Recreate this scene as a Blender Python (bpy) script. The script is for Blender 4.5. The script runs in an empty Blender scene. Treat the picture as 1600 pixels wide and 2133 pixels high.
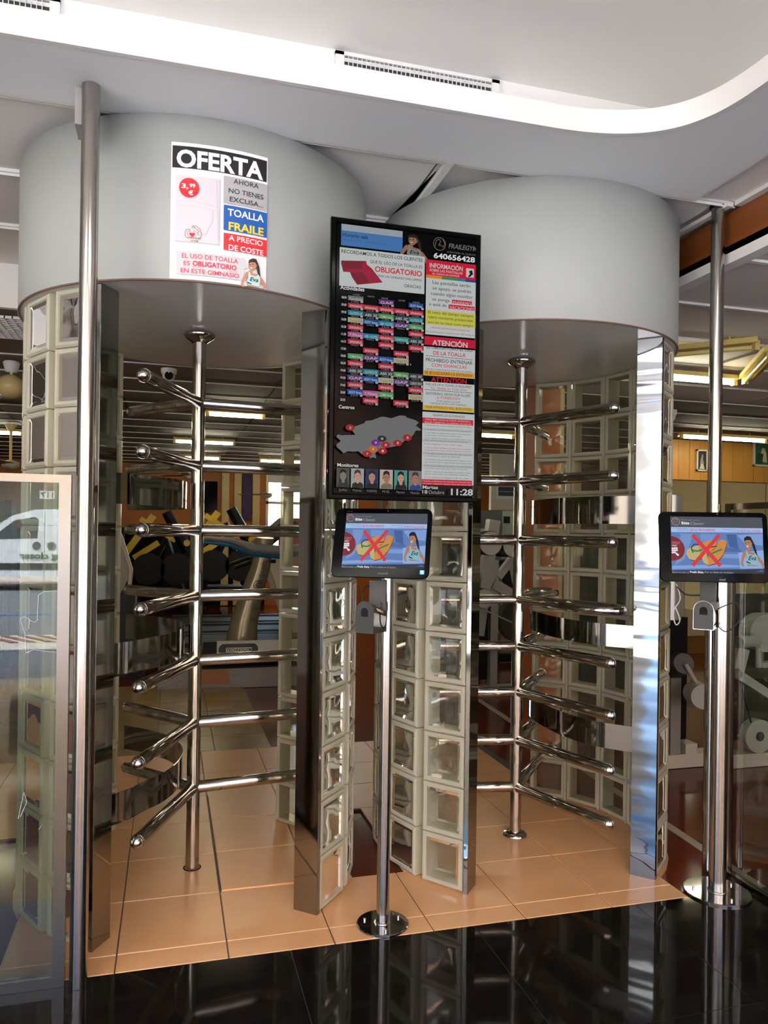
import bpy, math, random
from mathutils import Vector, Matrix
random.seed(7)
PI = math.pi
col = bpy.context.scene.collection
sc = bpy.context.scene

# ------------------------------------------------------------------ camera
YAW, ROLL, CAMH, FPX, CY = math.radians(15.6), math.radians(0.83), 1.375, 1600.0, 1107.0
RV = Vector((math.cos(YAW), -math.sin(YAW), 0)); FV = Vector((math.sin(YAW), math.cos(YAW), 0)); UV = Vector((0, 0, 1))
camd = bpy.data.cameras.new('camera'); cam = bpy.data.objects.new('camera', camd); col.objects.link(cam)
cr = RV * math.cos(ROLL) + UV * math.sin(ROLL); cu = UV * math.cos(ROLL) - RV * math.sin(ROLL)
m = Matrix((cr, cu, -FV)).transposed().to_4x4(); m.translation = (0, 0, CAMH); cam.matrix_world = m
camd.sensor_fit = 'HORIZONTAL'; camd.sensor_width = 36; camd.lens = 36.0 * FPX / 1600; camd.shift_y = (CY - 1066.5) / 1600
camd.clip_start = 0.02; camd.clip_end = 200
sc.camera = cam

# ------------------------------------------------------------------ sky, sun, exposure
w = bpy.data.worlds.new('sky'); sc.world = w; w.use_nodes = True
nt = w.node_tree; sky = nt.nodes.new('ShaderNodeTexSky')
try:
    sky.sky_type = 'NISHITA'; sky.sun_disc = False; sky.sun_elevation = math.radians(48); sky.sun_rotation = math.radians(20)
except Exception: pass
bg = nt.nodes['Background']; nt.links.new(sky.outputs[0], bg.inputs[0]); bg.inputs[1].default_value = 0.3
sl = bpy.data.lights.new('sun', 'SUN'); sl.energy = 4.2; sl.angle = math.radians(0.6); sl.color = (1, .95, .87)
so = bpy.data.objects.new('sun', sl); col.objects.link(so)
so.rotation_euler = Vector((0.3, -.55, -1.25)).to_track_quat('-Z', 'Y').to_euler()
sc.view_settings.view_transform = 'Standard'; sc.view_settings.look = 'None'; sc.view_settings.gamma = 1
sc.view_settings.use_curve_mapping = False; sc.view_settings.exposure = 2.96
cy = sc.cycles
cy.max_bounces = 18; cy.diffuse_bounces = 5; cy.glossy_bounces = 7; cy.transmission_bounces = 12; cy.transparent_max_bounces = 48
cy.use_denoising = True
try: cy.denoiser = 'OPENIMAGEDENOISE'
except Exception: pass
cy.sample_clamp_indirect = 6; cy.caustics_reflective = False; cy.caustics_refractive = False; cy.blur_glossy = 0.6

# ------------------------------------------------------------------ materials
MATS = {}
def srgb(r, g, b):
    f = lambda c: (c / 255 / 12.92) if c <= 10 else ((c / 255 + .055) / 1.055) ** 2.4
    return (f(r), f(g), f(b), 1)
def N(t, k): return t.nodes.new(k)
def mat(name, c=(200, 200, 200), rough=.5, metal=0., spec=.5, emit=None, es=1., bump=None, noise=None, alpha=None, coat=0.):
    """noise=(scale, dark colour, contrast): mottled colour; bump=(scale, strength, stretch xyz)."""
    if name in MATS: return MATS[name]
    M = bpy.data.materials.new(name); M.use_nodes = True; t = M.node_tree; b = t.nodes['Principled BSDF']
    cc = srgb(*c)
    b.inputs['Base Color'].default_value = cc; b.inputs['Roughness'].default_value = rough
    b.inputs['Metallic'].default_value = metal; b.inputs['Specular IOR Level'].default_value = spec
    b.inputs['Coat Weight'].default_value = coat
    if emit: b.inputs['Emission Color'].default_value = srgb(*emit); b.inputs['Emission Strength'].default_value = es
    if noise or bump: tc = N(t, 'ShaderNodeTexCoord')
    if noise:
        nz = N(t, 'ShaderNodeTexNoise'); nz.inputs['Scale'].default_value = noise[0]; nz.inputs['Detail'].default_value = 6
        mp = N(t, 'ShaderNodeMapping'); mp.inputs['Scale'].default_value = noise[3] if len(noise) > 3 else (1, 1, 1)
        t.links.new(tc.outputs['Object'], mp.inputs[0]); t.links.new(mp.outputs[0], nz.inputs['Vector'])
        cr_ = N(t, 'ShaderNodeValToRGB'); cr_.color_ramp.elements[0].position = .5 - noise[2]; cr_.color_ramp.elements[1].position = .5 + noise[2]
        cr_.color_ramp.elements[0].color = srgb(*noise[1]); cr_.color_ramp.elements[1].color = cc
        t.links.new(nz.outputs['Fac'], cr_.inputs[0]); t.links.new(cr_.outputs[0], b.inputs['Base Color'])
    if bump:
        n2 = N(t, 'ShaderNodeTexNoise'); n2.inputs['Scale'].default_value = bump[0]; n2.inputs['Detail'].default_value = 2
        mp = N(t, 'ShaderNodeMapping'); mp.inputs['Scale'].default_value = bump[2]
        t.links.new(tc.outputs['Object'], mp.inputs[0]); t.links.new(mp.outputs[0], n2.inputs['Vector'])
        bu = N(t, 'ShaderNodeBump'); bu.inputs['Strength'].default_value = bump[1]; bu.inputs['Distance'].default_value = bump[3] if len(bump) > 3 else .01
        t.links.new(n2.outputs['Fac'], bu.inputs['Height']); t.links.new(bu.outputs[0], b.inputs['Normal'])
    MATS[name] = M
    return M
def ink(r, g, b, screen=0.):
    """flat print colour; screen>0: the lit picture of a screen."""
    k = 'ink_%d_%d_%d_%s' % (r, g, b, 's%d' % int(screen * 100) if screen else 'p')
    if screen: return mat(k, (4, 4, 4), .3, spec=.08, emit=(r, g, b), es=screen)
    return mat(k, (r, g, b), .45)
def mixmat(name, fac, a, b, rough=.03, ior=1.5, tint=(235, 240, 232), bump=None):
    """thin clear glass: transparent tinted, fresnel glossy."""
    if name in MATS: return MATS[name]
    M = bpy.data.materials.new(name); M.use_nodes = True; t = M.node_tree; t.nodes.remove(t.nodes['Principled BSDF'])
    o = t.nodes['Material Output']; tr = N(t, 'ShaderNodeBsdfTransparent'); tr.inputs[0].default_value = srgb(*tint)
    gl = N(t, 'ShaderNodeBsdfGlossy'); gl.inputs['Roughness'].default_value = rough; gl.inputs[0].default_value = (1, 1, 1, 1)
    fr = N(t, 'ShaderNodeFresnel'); fr.inputs[0].default_value = ior; mx = N(t, 'ShaderNodeMixShader')
    t.links.new(fr.outputs[0], mx.inputs[0]); t.links.new(tr.outputs[0], mx.inputs[1]); t.links.new(gl.outputs[0], mx.inputs[2])
    if bump:
        tc = N(t, 'ShaderNodeTexCoord'); n2 = N(t, 'ShaderNodeTexNoise'); n2.inputs['Scale'].default_value = bump[0]; n2.inputs['Detail'].default_value = 1
        bu = N(t, 'ShaderNodeBump'); bu.inputs['Strength'].default_value = bump[1]; bu.inputs['Distance'].default_value = .01
        t.links.new(tc.outputs['Object'], n2.inputs['Vector']); t.links.new(n2.outputs['Fac'], bu.inputs['Height']); t.links.new(bu.outputs[0], gl.inputs['Normal']); t.links.new(bu.outputs[0], fr.inputs['Normal'])
    if fac > 0:
        df = N(t, 'ShaderNodeBsdfDiffuse'); df.inputs[0].default_value = srgb(*a); tl = N(t, 'ShaderNodeBsdfTranslucent'); tl.inputs[0].default_value = srgb(*b)
        m1 = N(t, 'ShaderNodeMixShader'); m1.inputs[0].default_value = .45; t.links.new(df.outputs[0], m1.inputs[1]); t.links.new(tl.outputs[0], m1.inputs[2])
        m2 = N(t, 'ShaderNodeMixShader'); m2.inputs[0].default_value = fac
        t.links.new(mx.outputs[0], m2.inputs[1]); t.links.new(m1.outputs[0], m2.inputs[2]); t.links.new(m2.outputs[0], o.inputs[0])
    else: t.links.new(mx.outputs[0], o.inputs[0])
    MATS[name] = M
    return M

STEEL = mat('polished_steel', (172, 167, 161), .16, 1, bump=(60, .05, (1, 1, .02)))
STEEL_T = mat('tube_steel', (184, 179, 172), .1, 1)
MIRS = mat('mirror_steel', (154, 154, 151), .05, 1, bump=(3, .08, (1, 1, .5), .01))
MIRW = mat('wavy_mirror_steel', (126, 130, 136), .05, 1, bump=(2.2, .35, (.5, .5, 3), .02))
BRUSH = mat('brushed_steel', (150, 150, 148), .35, 1)
FRAME = mat('frame_steel', (122, 114, 106), .2, 1, bump=(60, .05, (1, 1, .02)))
WHITE = mat('white_paint', (238, 238, 236), .6)
SOFF = mat('soffit_paint', (240, 243, 247), .55)
BLK = mat('black_plastic', (12, 12, 13), .45, spec=.2)
GLOSSBLK = mat('gloss_black', (5, 5, 6), .1, spec=.06)
GREY = mat('machine_grey', (165, 166, 162), .4)
DGREY = mat('dark_grey', (60, 60, 60), .5)
RUB = mat('black_rubber', (18, 18, 18), .7)
EDGE = mixmat('block_edge_glass', .82, (222, 220, 202), (226, 226, 206), rough=.15, tint=(240, 240, 226))
PANE = mixmat('block_pane_glass', .05, (200, 205, 190), (200, 205, 190), rough=.02, ior=1.45, tint=(234, 234, 224), bump=(9, .3))
CLEAR = mixmat('clear_glass', .0, (0, 0, 0), (0, 0, 0), rough=.0, ior=1.5, tint=(226, 232, 226))
CLEAR2 = mixmat('clear_glass_side', .0, (0, 0, 0), (0, 0, 0), rough=.0, ior=1.22, tint=(236, 240, 234))
MIRROR = mat('wall_mirror', (225, 225, 220), .01, 1)

# ------------------------------------------------------------------ mesh builder
class MB:
    def __init__(s): s.v = []; s.f = []; s.mi = []; s.sm = []; s.mats = []; s.xf = None
    def _m(s, M):
        if M not in s.mats: s.mats.append(M)
        return s.mats.index(M)
    def add(s, vs, fs, M, smooth=False):
        n = len(s.v); s.v += [tuple(s.xf @ Vector(p)) if s.xf else tuple(p) for p in vs]; k = s._m(M)
        for f in fs: s.f.append(tuple(n + i for i in f)); s.mi.append(k); s.sm.append(smooth)
        return s
    def box(s, x0, x1, y0, y1, z0, z1, M):
        vs = [(x, y, z) for x in (x0, x1) for y in (y0, y1) for z in (z0, z1)]
        return s.add(vs, [(0, 1, 3, 2), (4, 6, 7, 5), (0, 4, 5, 1), (2, 3, 7, 6), (0, 2, 6, 4), (1, 5, 7, 3)], M)
    def obox(s, c, ax, ay, az, M):
        """box from centre and three half-axis vectors."""
        c, ax, ay, az = map(Vector, (c, ax, ay, az))
        vs = [c + i * ax + j * ay + k * az for i in (-1, 1) for j in (-1, 1) for k in (-1, 1)]
        return s.add(vs, [(0, 1, 3, 2), (4, 6, 7, 5), (0, 4, 5, 1), (2, 3, 7, 6), (0, 2, 6, 4), (1, 5, 7, 3)], M)
    def beam(s, a, b, w, h, M, up=(0, 0, 1)):
        a, b = Vector(a), Vector(b); d = (b - a); L = d.length / 2; d = d.normalized(); u = Vector(up)
        if abs(d.dot(u)) > .98: u = Vector((1, 0, 0))
        r = d.cross(u).normalized(); u = r.cross(d)
        return s.obox((a + b) / 2, d * L, r * w / 2, u * h / 2, M)
    def rings(s, rs, M, closed=False, caps=(True, True), smooth=True):
        n = len(rs[0]); vs = [p for r in rs for p in r]; fs = []
        for i in range(len(rs) - 1 + (1 if closed else 0)):
            a, b = i * n, ((i + 1) % len(rs)) * n
            for j in range(n): k = (j + 1) % n; fs.append((a + j, a + k, b + k, b + j))
        s.add(vs, fs, M, smooth)
        if not closed:
            if caps[0]: s.add(rs[0], [tuple(range(n - 1, -1, -1))], M)
            if caps[1]: s.add(rs[-1], [tuple(range(n))], M)
        return s
    def tube(s, pts, r, M, n=16, caps=(True, True), closed=False, flat=None):
        pts = [Vector(p) for p in pts]; rs = []; N_ = len(pts); ref = None
        for i, p in enumerate(pts):
            if closed: d = (pts[(i + 1) % N_] - pts[i - 1])
            else: d = pts[min(i + 1, N_ - 1)] - pts[max(i - 1, 0)]
            d.normalize()
            if ref is None:
                ref = Vector((0, 0, 1)) if abs(d.z) < .9 else Vector((1, 0, 0))
            x = (ref - d * ref.dot(d)).normalized(); ref = x; y = d.cross(x)
            ri = r[i] if isinstance(r, (list, tuple)) else r
            rs.append([p + (x * math.cos(2 * PI * k / n) * (flat or 1) + y * math.sin(2 * PI * k / n)) * ri for k in range(n)])
        return s.rings(rs, M, closed, caps)
    def cyl(s, a, b, r, M, n=20, r2=None): return s.tube([a, b], [r, r if r2 is None else r2], M, n)
    def lathe(s, c, prof, M, n=40, smooth=True, caps=(True, True)):
        c = Vector(c); rs = [[c + Vector((math.cos(2 * PI * k / n) * r, math.sin(2 * PI * k / n) * r, z)) for k in range(n)] for r, z in prof]
        return s.rings(rs, M, False, caps, smooth)
    def ball(s, c, r, M, n=14, sz=1., sx=1.):
        c = Vector(c); rs = []
        for i in range(n + 1):
            t = PI * i / n; rr = max(math.sin(t), .002) * r
            rs.append([c + Vector((math.cos(2 * PI * k / (n * 2)) * rr * sx, math.sin(2 * PI * k / (n * 2)) * rr * sx, -math.cos(t) * r * sz)) for k in range(n * 2)])
        return s.rings(rs, M)
    def prism(s, poly, d, M):
        """poly: 3D loop; d: extrusion vector."""
        n = len(poly); a = [Vector(p) for p in poly]; b = [p + Vector(d) for p in a]
        s.add(a + b, [tuple(range(n - 1, -1, -1)), tuple(range(n, 2 * n))] + [(i, (i + 1) % n, n + (i + 1) % n, n + i) for i in range(n)], M)
        return s
    def build(s, name, parent=None, loc=None, label=None):
        me = bpy.data.meshes.new(name); me.from_pydata(s.v, [], s.f)
        for M in s.mats: me.materials.append(M)
        me.polygons.foreach_set('material_index', s.mi); me.polygons.foreach_set('use_smooth', s.sm); me.update()
        o = bpy.data.objects.new(name, me); col.objects.link(o)
        if parent: o.parent = parent
        if loc: o.location = loc
        if label: o['label'] = label
        return o
def tag(o, label, cat, group=None, kind=None):
    o['label'] = label; o['category'] = cat
    if group: o['group'] = group
    if kind: o['kind'] = kind
    return o
def thing(name, label, cat, loc=(0, 0, 0), rz=0, group=None):
    o = bpy.data.objects.new(name, None); o.empty_display_size = .1; col.objects.link(o); o.location = loc; o.rotation_euler = (0, 0, rz)
    return tag(o, label, cat, group)
def struct(o): o['kind'] = 'structure'; return o
def copy_tree(o, parent=None):
    c = o.copy(); col.objects.link(c); c.parent = parent
    for ch in list(o.children): copy_tree(ch, c)
    return c

# ------------------------------------------------------------------ flat print on surfaces
def ray(u, v):
    a = (u - 800) / FPX; b = -(v - CY) / FPX
    return RV * (a * math.cos(ROLL) - b * math.sin(ROLL)) + FV + UV * (a * math.sin(ROLL) + b * math.cos(ROLL))
CP = Vector((0, 0, CAMH))
class Plane:
    """flat surface: o origin, ex right, ez up, n normal (towards the viewer)."""
    def __init__(s, o, ex, ez): s.o = Vector(o); s.ex = Vector(ex).normalized(); s.ez = Vector(ez).normalized(); s.n = s.ex.cross(s.ez)
    def inv(s, u, v):
        d = ray(u, v); t = (s.o - CP).dot(s.n) / d.dot(s.n); p = CP + d * t - s.o
        return p.dot(s.ex), p.dot(s.ez)
    def fwd(s, a, b, k): return s.o + s.ex * a + s.ez * b + s.n * k
class Cyl:
    def __init__(s, cx, cy, r): s.c = Vector((cx, cy, 0)); s.r = r
    def inv(s, u, v):
        d = ray(u, v); p = CP - s.c; A = d.x ** 2 + d.y ** 2; B = 2 * (p.x * d.x + p.y * d.y); C_ = p.x ** 2 + p.y ** 2 - s.r ** 2
        t = (-B - math.sqrt(B * B - 4 * A * C_)) / (2 * A); q = p + d * t
        return (math.atan2(q.y, q.x) + PI / 2) * s.r, CAMH + d.z * t
    def fwd(s, a, b, k):
        t = a / s.r - PI / 2; return s.c + Vector((math.cos(t) * (s.r + k), math.sin(t) * (s.r + k), b))
FT = {}
def glyphs(txt, bold):
    if (txt, bold) in FT: return FT[(txt, bold)]
    cu_ = bpy.data.curves.new('lettering', 'FONT'); cu_.body = txt; cu_.size = 1; cu_.offset = bold; cu_.resolution_u = 3
    ob = bpy.data.objects.new('lettering', cu_); me = ob.to_mesh()
    vs = [(p.co.x, p.co.y) for p in me.vertices]; fs = [tuple(f.vertices) for f in me.polygons]
    ob.to_mesh_clear(); bpy.data.objects.remove(ob); bpy.data.curves.remove(cu_)
    FT[(txt, bold)] = (vs, fs); return vs, fs
class Print:
    """collects flat inks on one surface; each call lies a hair above the one before it."""
    def __init__(s, surf, base=.0008, step=.00012): s.S = surf; s.mb = MB(); s.k = base; s.st = step
    def up(s): s.k += s.st
    def quad(s, a0, b0, a1, b1, M, n=1):
        n = max(n, int(abs(a1 - a0) / .03) if isinstance(s.S, Cyl) else 1); vs = []; fs = []
        for i in range(n + 1):
            a = a0 + (a1 - a0) * i / n; vs += [s.S.fwd(a, b0, s.k), s.S.fwd(a, b1, s.k)]
        for i in range(n): fs.append((2 * i, 2 * i + 2, 2 * i + 3, 2 * i + 1))
        s.mb.add(vs, fs, M)
    def rect(s, u0, v0, u1, v1, M):
        s.up(); a0, b0 = s.S.inv(u0, v0); a1, b1 = s.S.inv(u1, v1); s.quad(a0, b0, a1, b1, M)
    def lift(s): return .0009 if isinstance(s.S, Cyl) else 0.
    def poly(s, pts, M, px=True):
        s.up(); q = [s.S.inv(*p) if px else p for p in pts]
        s.mb.add([s.S.fwd(a, b, s.k + s.lift()) for a, b in q], [tuple(range(len(q)))], M)
    def disc(s, u, v, ru, M, rv=None, n=20, spike=0.):
        s.up(); a, b = s.S.inv(u, v); a1, _ = s.S.inv(u + ru, v); r = abs(a1 - a); r2 = r if rv is None else r * rv / ru
        vs = []
        for i in range(n):
            t = 2 * PI * i / n; q = 1 + (spike if i % 2 else -spike); vs.append(s.S.fwd(a + math.cos(t) * r * q, b + math.sin(t) * r2 * q, s.k + s.lift()))
        s.mb.add(vs, [tuple(range(n))], M)
    def ring(s, u, v, ru, M, th=.12, a0=0, a1=360, n=24):
        s.up(); a, b = s.S.inv(u, v); q, _ = s.S.inv(u + ru, v); r = abs(q - a); vs = []; fs = []
        for i in range(n + 1):
            t = math.radians(a0 + (a1 - a0) * i / n)
            for k in (1, 1 - th): vs.append(s.S.fwd(a + math.cos(t) * r * k, b + math.sin(t) * r * k, s.k))
        for i in range(n): fs.append((2 * i, 2 * i + 2, 2 * i + 3, 2 * i + 1))
        s.mb.add(vs, fs, M)
    def line(s, pts, wpx, M):
        s.up(); q = [s.S.inv(*p) for p in pts]; a, _ = s.S.inv(pts[0][0] + wpx, pts[0][1]); hw = abs(a - q[0][0]) / 2
        for (a0, b0), (a1, b1) in zip(q[:-1], q[1:]):
            dx, dz = a1 - a0, b1 - b0; L = math.hypot(dx, dz) or 1; nx, nz = -dz / L * hw, dx / L * hw
            s.mb.add([s.S.fwd(a0 + nx, b0 + nz, s.k + s.lift()), s.S.fwd(a1 + nx, b1 + nz, s.k + s.lift()), s.S.fwd(a1 - nx, b1 - nz, s.k + s.lift()), s.S.fwd(a0 - nx, b0 - nz, s.k + s.lift())], [(0, 1, 2, 3)], M)
    def text(s, txt, u0, u1, v, hpx, M, bold=0., shear=0.):
        """txt spans px u0..u1 with its baseline starting at px (u0, v); hpx is the capital height in px."""
        s.up(); a0, b0 = s.S.inv(u0, v); a1, _ = s.S.inv(u1, v); _, bt = s.S.inv(u0, v - hpx)
        s.ptext(txt, a0, b0, a1 - a0, bt - b0, M, bold, shear)
    def ptext(s, txt, a0, b0, W_, H_, M, bold=0., shear=0.):
        vs, fs = glyphs(txt, bold)
        if not vs: return
        xs = [p[0] for p in vs]; x0, x1 = min(xs), max(xs); sy = H_ / .73; sx = W_ / max(x1 - x0, 1e-5)
        s.mb.add([s.S.fwd(a0 + (x - x0) * sx + shear * y * sy, b0 + y * sy, s.k + s.lift()) for x, y in vs], fs, M)

# ================================================================== the setting
TILE = mat('salmon_tile', (224, 170, 118), .3, noise=(5, (211, 156, 105), .3), bump=(3, .06, (1, 1, 1)))
TILE2 = mat('olive_tile', (150, 122, 70), .25, noise=(5, (128, 102, 58), .3))
BLT = mat('black_granite', (24, 20, 16), .05, spec=.28, noise=(9, (14, 12, 10), .2), bump=(6, .02, (1, 1, 1)))
VINYL = mat('brown_vinyl_floor', (112, 50, 28), .12, spec=.3, noise=(2, (92, 40, 23), .3))
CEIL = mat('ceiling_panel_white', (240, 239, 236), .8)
CEILG = mat('gym_ceiling_panel_dimmed', (112, 102, 88), .8)  # ceiling panel with the dimness of the gym put into its colour
RAIL = mat('ceiling_rail_white', (232, 232, 230), .5)
WOOD = mat('varnished_wood', (150, 86, 40), .35, noise=(3, (120, 62, 26), .3, (1, .15, 8)))
ORANGE = mat('orange_wall_paint', (184, 108, 40), .6)
CREAM = mat('cream_wall_paint', (222, 200, 140), .6)
PLASTER = mat('plaster', (242, 240, 237), .8)

fl = MB(); fl.box(-4, 9.5, -2.6, 14.2, -.06, -.014, VINYL); F = struct(fl.build('floor'))
# front hall: black granite slabs
hs = MB(); hs.box(-4, 9.4, -2.6, .592, -.013, 0, BLT); hs.box(-4, -1.53, .592, 2.498, -.013, 0, BLT); hs.box(3.62, 9.4, .592, 2.498, -.013, 0, BLT)
o = hs.build('slab', F); o['kind'] = 'stuff'
g = MB(); g.box(-1.53, 3.62, .592, 2.499, -.013, -.0012, DGREY); g.build('slab_bedding', F)
yb = [.592, 1.237, 1.882, 2.498]
for i in range(8):
    for j in range(3):
        x0 = -1.53 + i * .6437; g = MB(); z = random.uniform(-.0001, .0001)
        g.box(x0 + .0012, x0 + .6425, yb[j] + .0012, yb[j + 1] - (.0012 if j < 2 else 0), -.0012, z, BLT); g.build('tile', F)
# salmon tiles under the two turnstiles
XS = [-.493, -.145, .203, .551, .899, 1.247, 1.595, 1.925]
YS = [2.5, 2.606, 2.968, 3.327, 3.70, 4.06, 4.43, 4.87]
b = MB(); b.box(-.493, 1.925, 2.5, 2.968, -.0125, -.003, DGREY); b.box(-.493, .72, 2.968, 3.70, -.0125, -.003, DGREY)
b.box(.93, 1.925, 2.968, 3.70, -.0125, -.003, DGREY); b.box(-2.9, 1.98, 3.70, 4.87, -.0125, -.003, DGREY); b.box(-2.9, .64, 4.87, 7.0, -.0125, -.003, DGREY)
b.build('tile_bedding', F)
def tile(x0, x1, y0, y1, M, lift=0., tilt=0.):
    g = MB(); q = .0016; z = [lift, lift + tilt, lift + tilt, lift]
    vs = [(x0 + q, y0 + q, -.003), (x1 - q, y0 + q, -.003), (x1 - q, y1 - q, -.003), (x0 + q, y1 - q, -.003)]
    e = .002
    tp = [(x0 + q + e, y0 + q + e, z[0]), (x1 - q - e, y0 + q + e, z[1]), (x1 - q - e, y1 - q - e, z[2]), (x0 + q + e, y1 - q - e, z[3])]
    g.add(vs + tp, [(4, 5, 6, 7), (0, 1, 5, 4), (1, 2, 6, 5), (2, 3, 7, 6), (3, 0, 4, 7)], M); g.build('tile', F)
for j in range(7):
    y0, y1 = YS[j], YS[j + 1]
    for i in range(7):
        x0, x1 = XS[i], XS[i + 1]
        if j in (2, 3):
            if i == 3: x1 = .72
            if i == 4: x0 = .93
        lift = random.uniform(0, .0006) + (.004 if i == 2 and j in (2, 3, 4) else 0)
        tile(x0 + (.004 if i == 2 and 1 < j < 5 else 0), x1, y0, y1, TILE, lift)
    if j >= 4:
        for k in range(7): tile(-.493 - .348 * (k + 1), -.493 - .348 * k, y0, y1, TILE)
def clip_tile(x0, x1, y0, y1, c, r_, M):
    pl_ = [(x0 + .0016, y0 + .0016), (x1 - .0016, y0 + .0016), (x1 - .0016, y1 - .0016), (x0 + .0016, y1 - .0016)]
    for k in range(36):
        a = 2 * PI * k / 36; nx_, ny_ = math.cos(a), math.sin(a); o_ = []
        for i in range(len(pl_)):
            p, q = pl_[i], pl_[(i + 1) % len(pl_)]; dp = (p[0] - c[0]) * nx_ + (p[1] - c[1]) * ny_ - r_; dq = (q[0] - c[0]) * nx_ + (q[1] - c[1]) * ny_ - r_
            if dp <= 0: o_.append(p)
            if dp * dq < 0: t_ = dp / (dp - dq); o_.append((p[0] + (q[0] - p[0]) * t_, p[1] + (q[1] - p[1]) * t_))
        pl_ = o_
        if len(pl_) < 3: return
    g = MB(); g.prism([(x, y, -.0125) for x, y in pl_], (0, 0, .0126), M); g.build('tile', F)
for j in range(1, 5): clip_tile(1.925, 2.25, YS[j], YS[j + 1], (1.537, 3.21), .655, TILE); clip_tile(-.6, -.493, YS[j], YS[j + 1], (.107, 3.205), .655, TILE)
for j in range(6):
    for i in range(10): tile(-2.84 + .348 * i, -2.84 + .348 * (i + 1), 4.87 + .355 * j, 4.87 + .355 * (j + 1), TILE2)
# painted line on the gym floor
g = MB(); g.add([(2.25, 2.5, -.0125), (2.30, 2.5, -.0125), (2.52, 5.95, -.0125), (2.47, 5.95, -.0125)], [(0, 1, 2, 3)], mat('line_paint', (176, 170, 156), .4)); struct(g.build('floor_marking'))

# ceilings
def panels(x0, x1, xs, y0, y1, ys, z, M, parent, zoff=.012):
    nx, ny = round((x1 - x0) / xs), round((y1 - y0) / ys)
    base = None
    for i in range(nx):
        for j in range(ny):
            if base is None:
                g = MB(); g.box(.006, xs - .006, .012, ys - .012, 0, .012, M); base = g.build('ceiling_panel', parent, (x0, y0, z + .004))
            else:
                c = base.copy(); col.objects.link(c); c.location = (x0 + i * xs, y0 + j * ys, z + .004)
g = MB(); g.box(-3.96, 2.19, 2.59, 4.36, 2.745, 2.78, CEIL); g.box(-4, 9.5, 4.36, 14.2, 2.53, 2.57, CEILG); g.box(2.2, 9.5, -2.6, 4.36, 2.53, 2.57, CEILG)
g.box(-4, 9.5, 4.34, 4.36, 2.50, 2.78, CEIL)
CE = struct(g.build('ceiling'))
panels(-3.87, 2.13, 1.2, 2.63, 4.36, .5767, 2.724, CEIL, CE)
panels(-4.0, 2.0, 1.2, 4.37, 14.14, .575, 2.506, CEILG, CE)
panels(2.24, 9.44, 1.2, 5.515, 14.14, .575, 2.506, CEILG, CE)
panels(2.24, 9.44, 1.2, -1.4, 5.5, .575, 2.506, mat('side_ceiling_panel_lightened', (226, 222, 216), .8), CE)  # lighter panel copy, the missing light here is put into its colour
for k, y in enumerate([2.63, 3.207, 3.783]):
    g = MB(); g.box(-3.96, 2.19, y - .02, y + .004, 2.716, 2.742, RAIL); g.box(-3.96, 2.19, y - .008, y - .004, 2.706, 2.716, RAIL); g.build('ceiling_rail', CE)
for x in (-2.67, -1.47, -.27, .955, 2.15):
    g = MB(); g.box(x - .014, x + .014, 2.6, 4.34, 2.70, 2.716, RAIL); g.build('ceiling_rail', CE)
g = MB(); g.prism([(.940, 2.72, 2.721), (.890, 3.2, 2.721), (.94, 3.2, 2.721)], (0, 0, .004), mat('gap_black', (3, 3, 3), .9, spec=0)); g.build('panel_gap', CE)
for j in range(17):
    y = 4.37 + .575 * j; g = MB(); g.box(-3.96, 9.4, y - .006, y + .006, 2.50, 2.508, RAIL); g.build('ceiling_rail', CE)
for j in range(10):
    y = -1.4 + .575 * j; g = MB(); g.box(2.26, 9.4, y - .013, y + .013, 2.497, 2.508, RAIL); g.build('ceiling_rail', CE)
for x in [2.24 + 1.2 * i for i in range(6)]:
    g = MB(); g.box(x - .008, x + .008, -1.4, 4.3, 2.4985, 2.508, CEILG); g.build('ceiling_rail', CE)
# perforated vent panel in the gym ceiling at the left
g = MB()
for i in range(15):
    for k in range(2): pass
    g.box(-1.35 + i * .04, -1.343 + i * .04, 4.5, 5.0, 2.485, 2.5, RAIL)
for j in range(12): g.box(-1.35, -.78, 4.5 + j * .044, 4.507 + j * .044, 2.484, 2.499, RAIL)
vg = thing('ceiling_vent', 'square white mesh ventilation grille in the gym ceiling left of the big canopy', 'vent'); g.build('grille', vg)

# hall bulkhead: soffit ring, lip and raised ceiling
curve = [(-3.9, 2.265), (.68, 2.265), (.9, 2.265), (1.12, 2.265), (1.24, 2.263), (1.34, 2.252), (1.44, 2.226), (1.52, 2.185), (1.58, 2.13), (1.62, 2.06), (1.642, 1.98), (1.652, 1.88), (1.655, 1.7), (1.655, 1.5), (1.655, -2.5)]
fine = []
for i in range(len(curve) - 1):
    p0 = Vector(curve[max(i - 1, 0)]); p1 = Vector(curve[i]); p2 = Vector(curve[i + 1]); p3 = Vector(curve[min(i + 2, len(curve) - 1)])
    if i < 2 or i > len(curve) - 4: fine.append(tuple(p1)); continue
    for k in range(4):
        t = k / 4; q = .5 * (2 * p1 + (p2 - p0) * t + (2 * p0 - 5 * p1 + 4 * p2 - p3) * t * t + (3 * p1 - p0 - 3 * p2 + p3) * t ** 3); fine.append(tuple(q))
fine.append(curve[-1]); n = len(fine)
out = [(-3.9, 2.585), (1.97, 2.585), (1.97, -2.5)]
g = MB()
from mathutils.geometry import tessellate_polygon
sp_ = [(x, y, 2.70) for x, y in fine] + [(1.97, -2.5, 2.70), (1.97, 2.585, 2.70), (-3.9, 2.585, 2.70)]
tri = tessellate_polygon([[Vector(p) for p in sp_]])
g.add(sp_, [tuple(t_) for t_ in tri], SOFF)
g.add([(x, y, 2.76) for x, y, z in sp_], [tuple(t_) for t_ in tri], WHITE)
g.box(-3.9, 1.99, 2.585, 2.60, 2.70, 2.76, WHITE); g.box(1.97, 1.985, -2.5, 2.585, 2.70, 2.76, WHITE)
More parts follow.
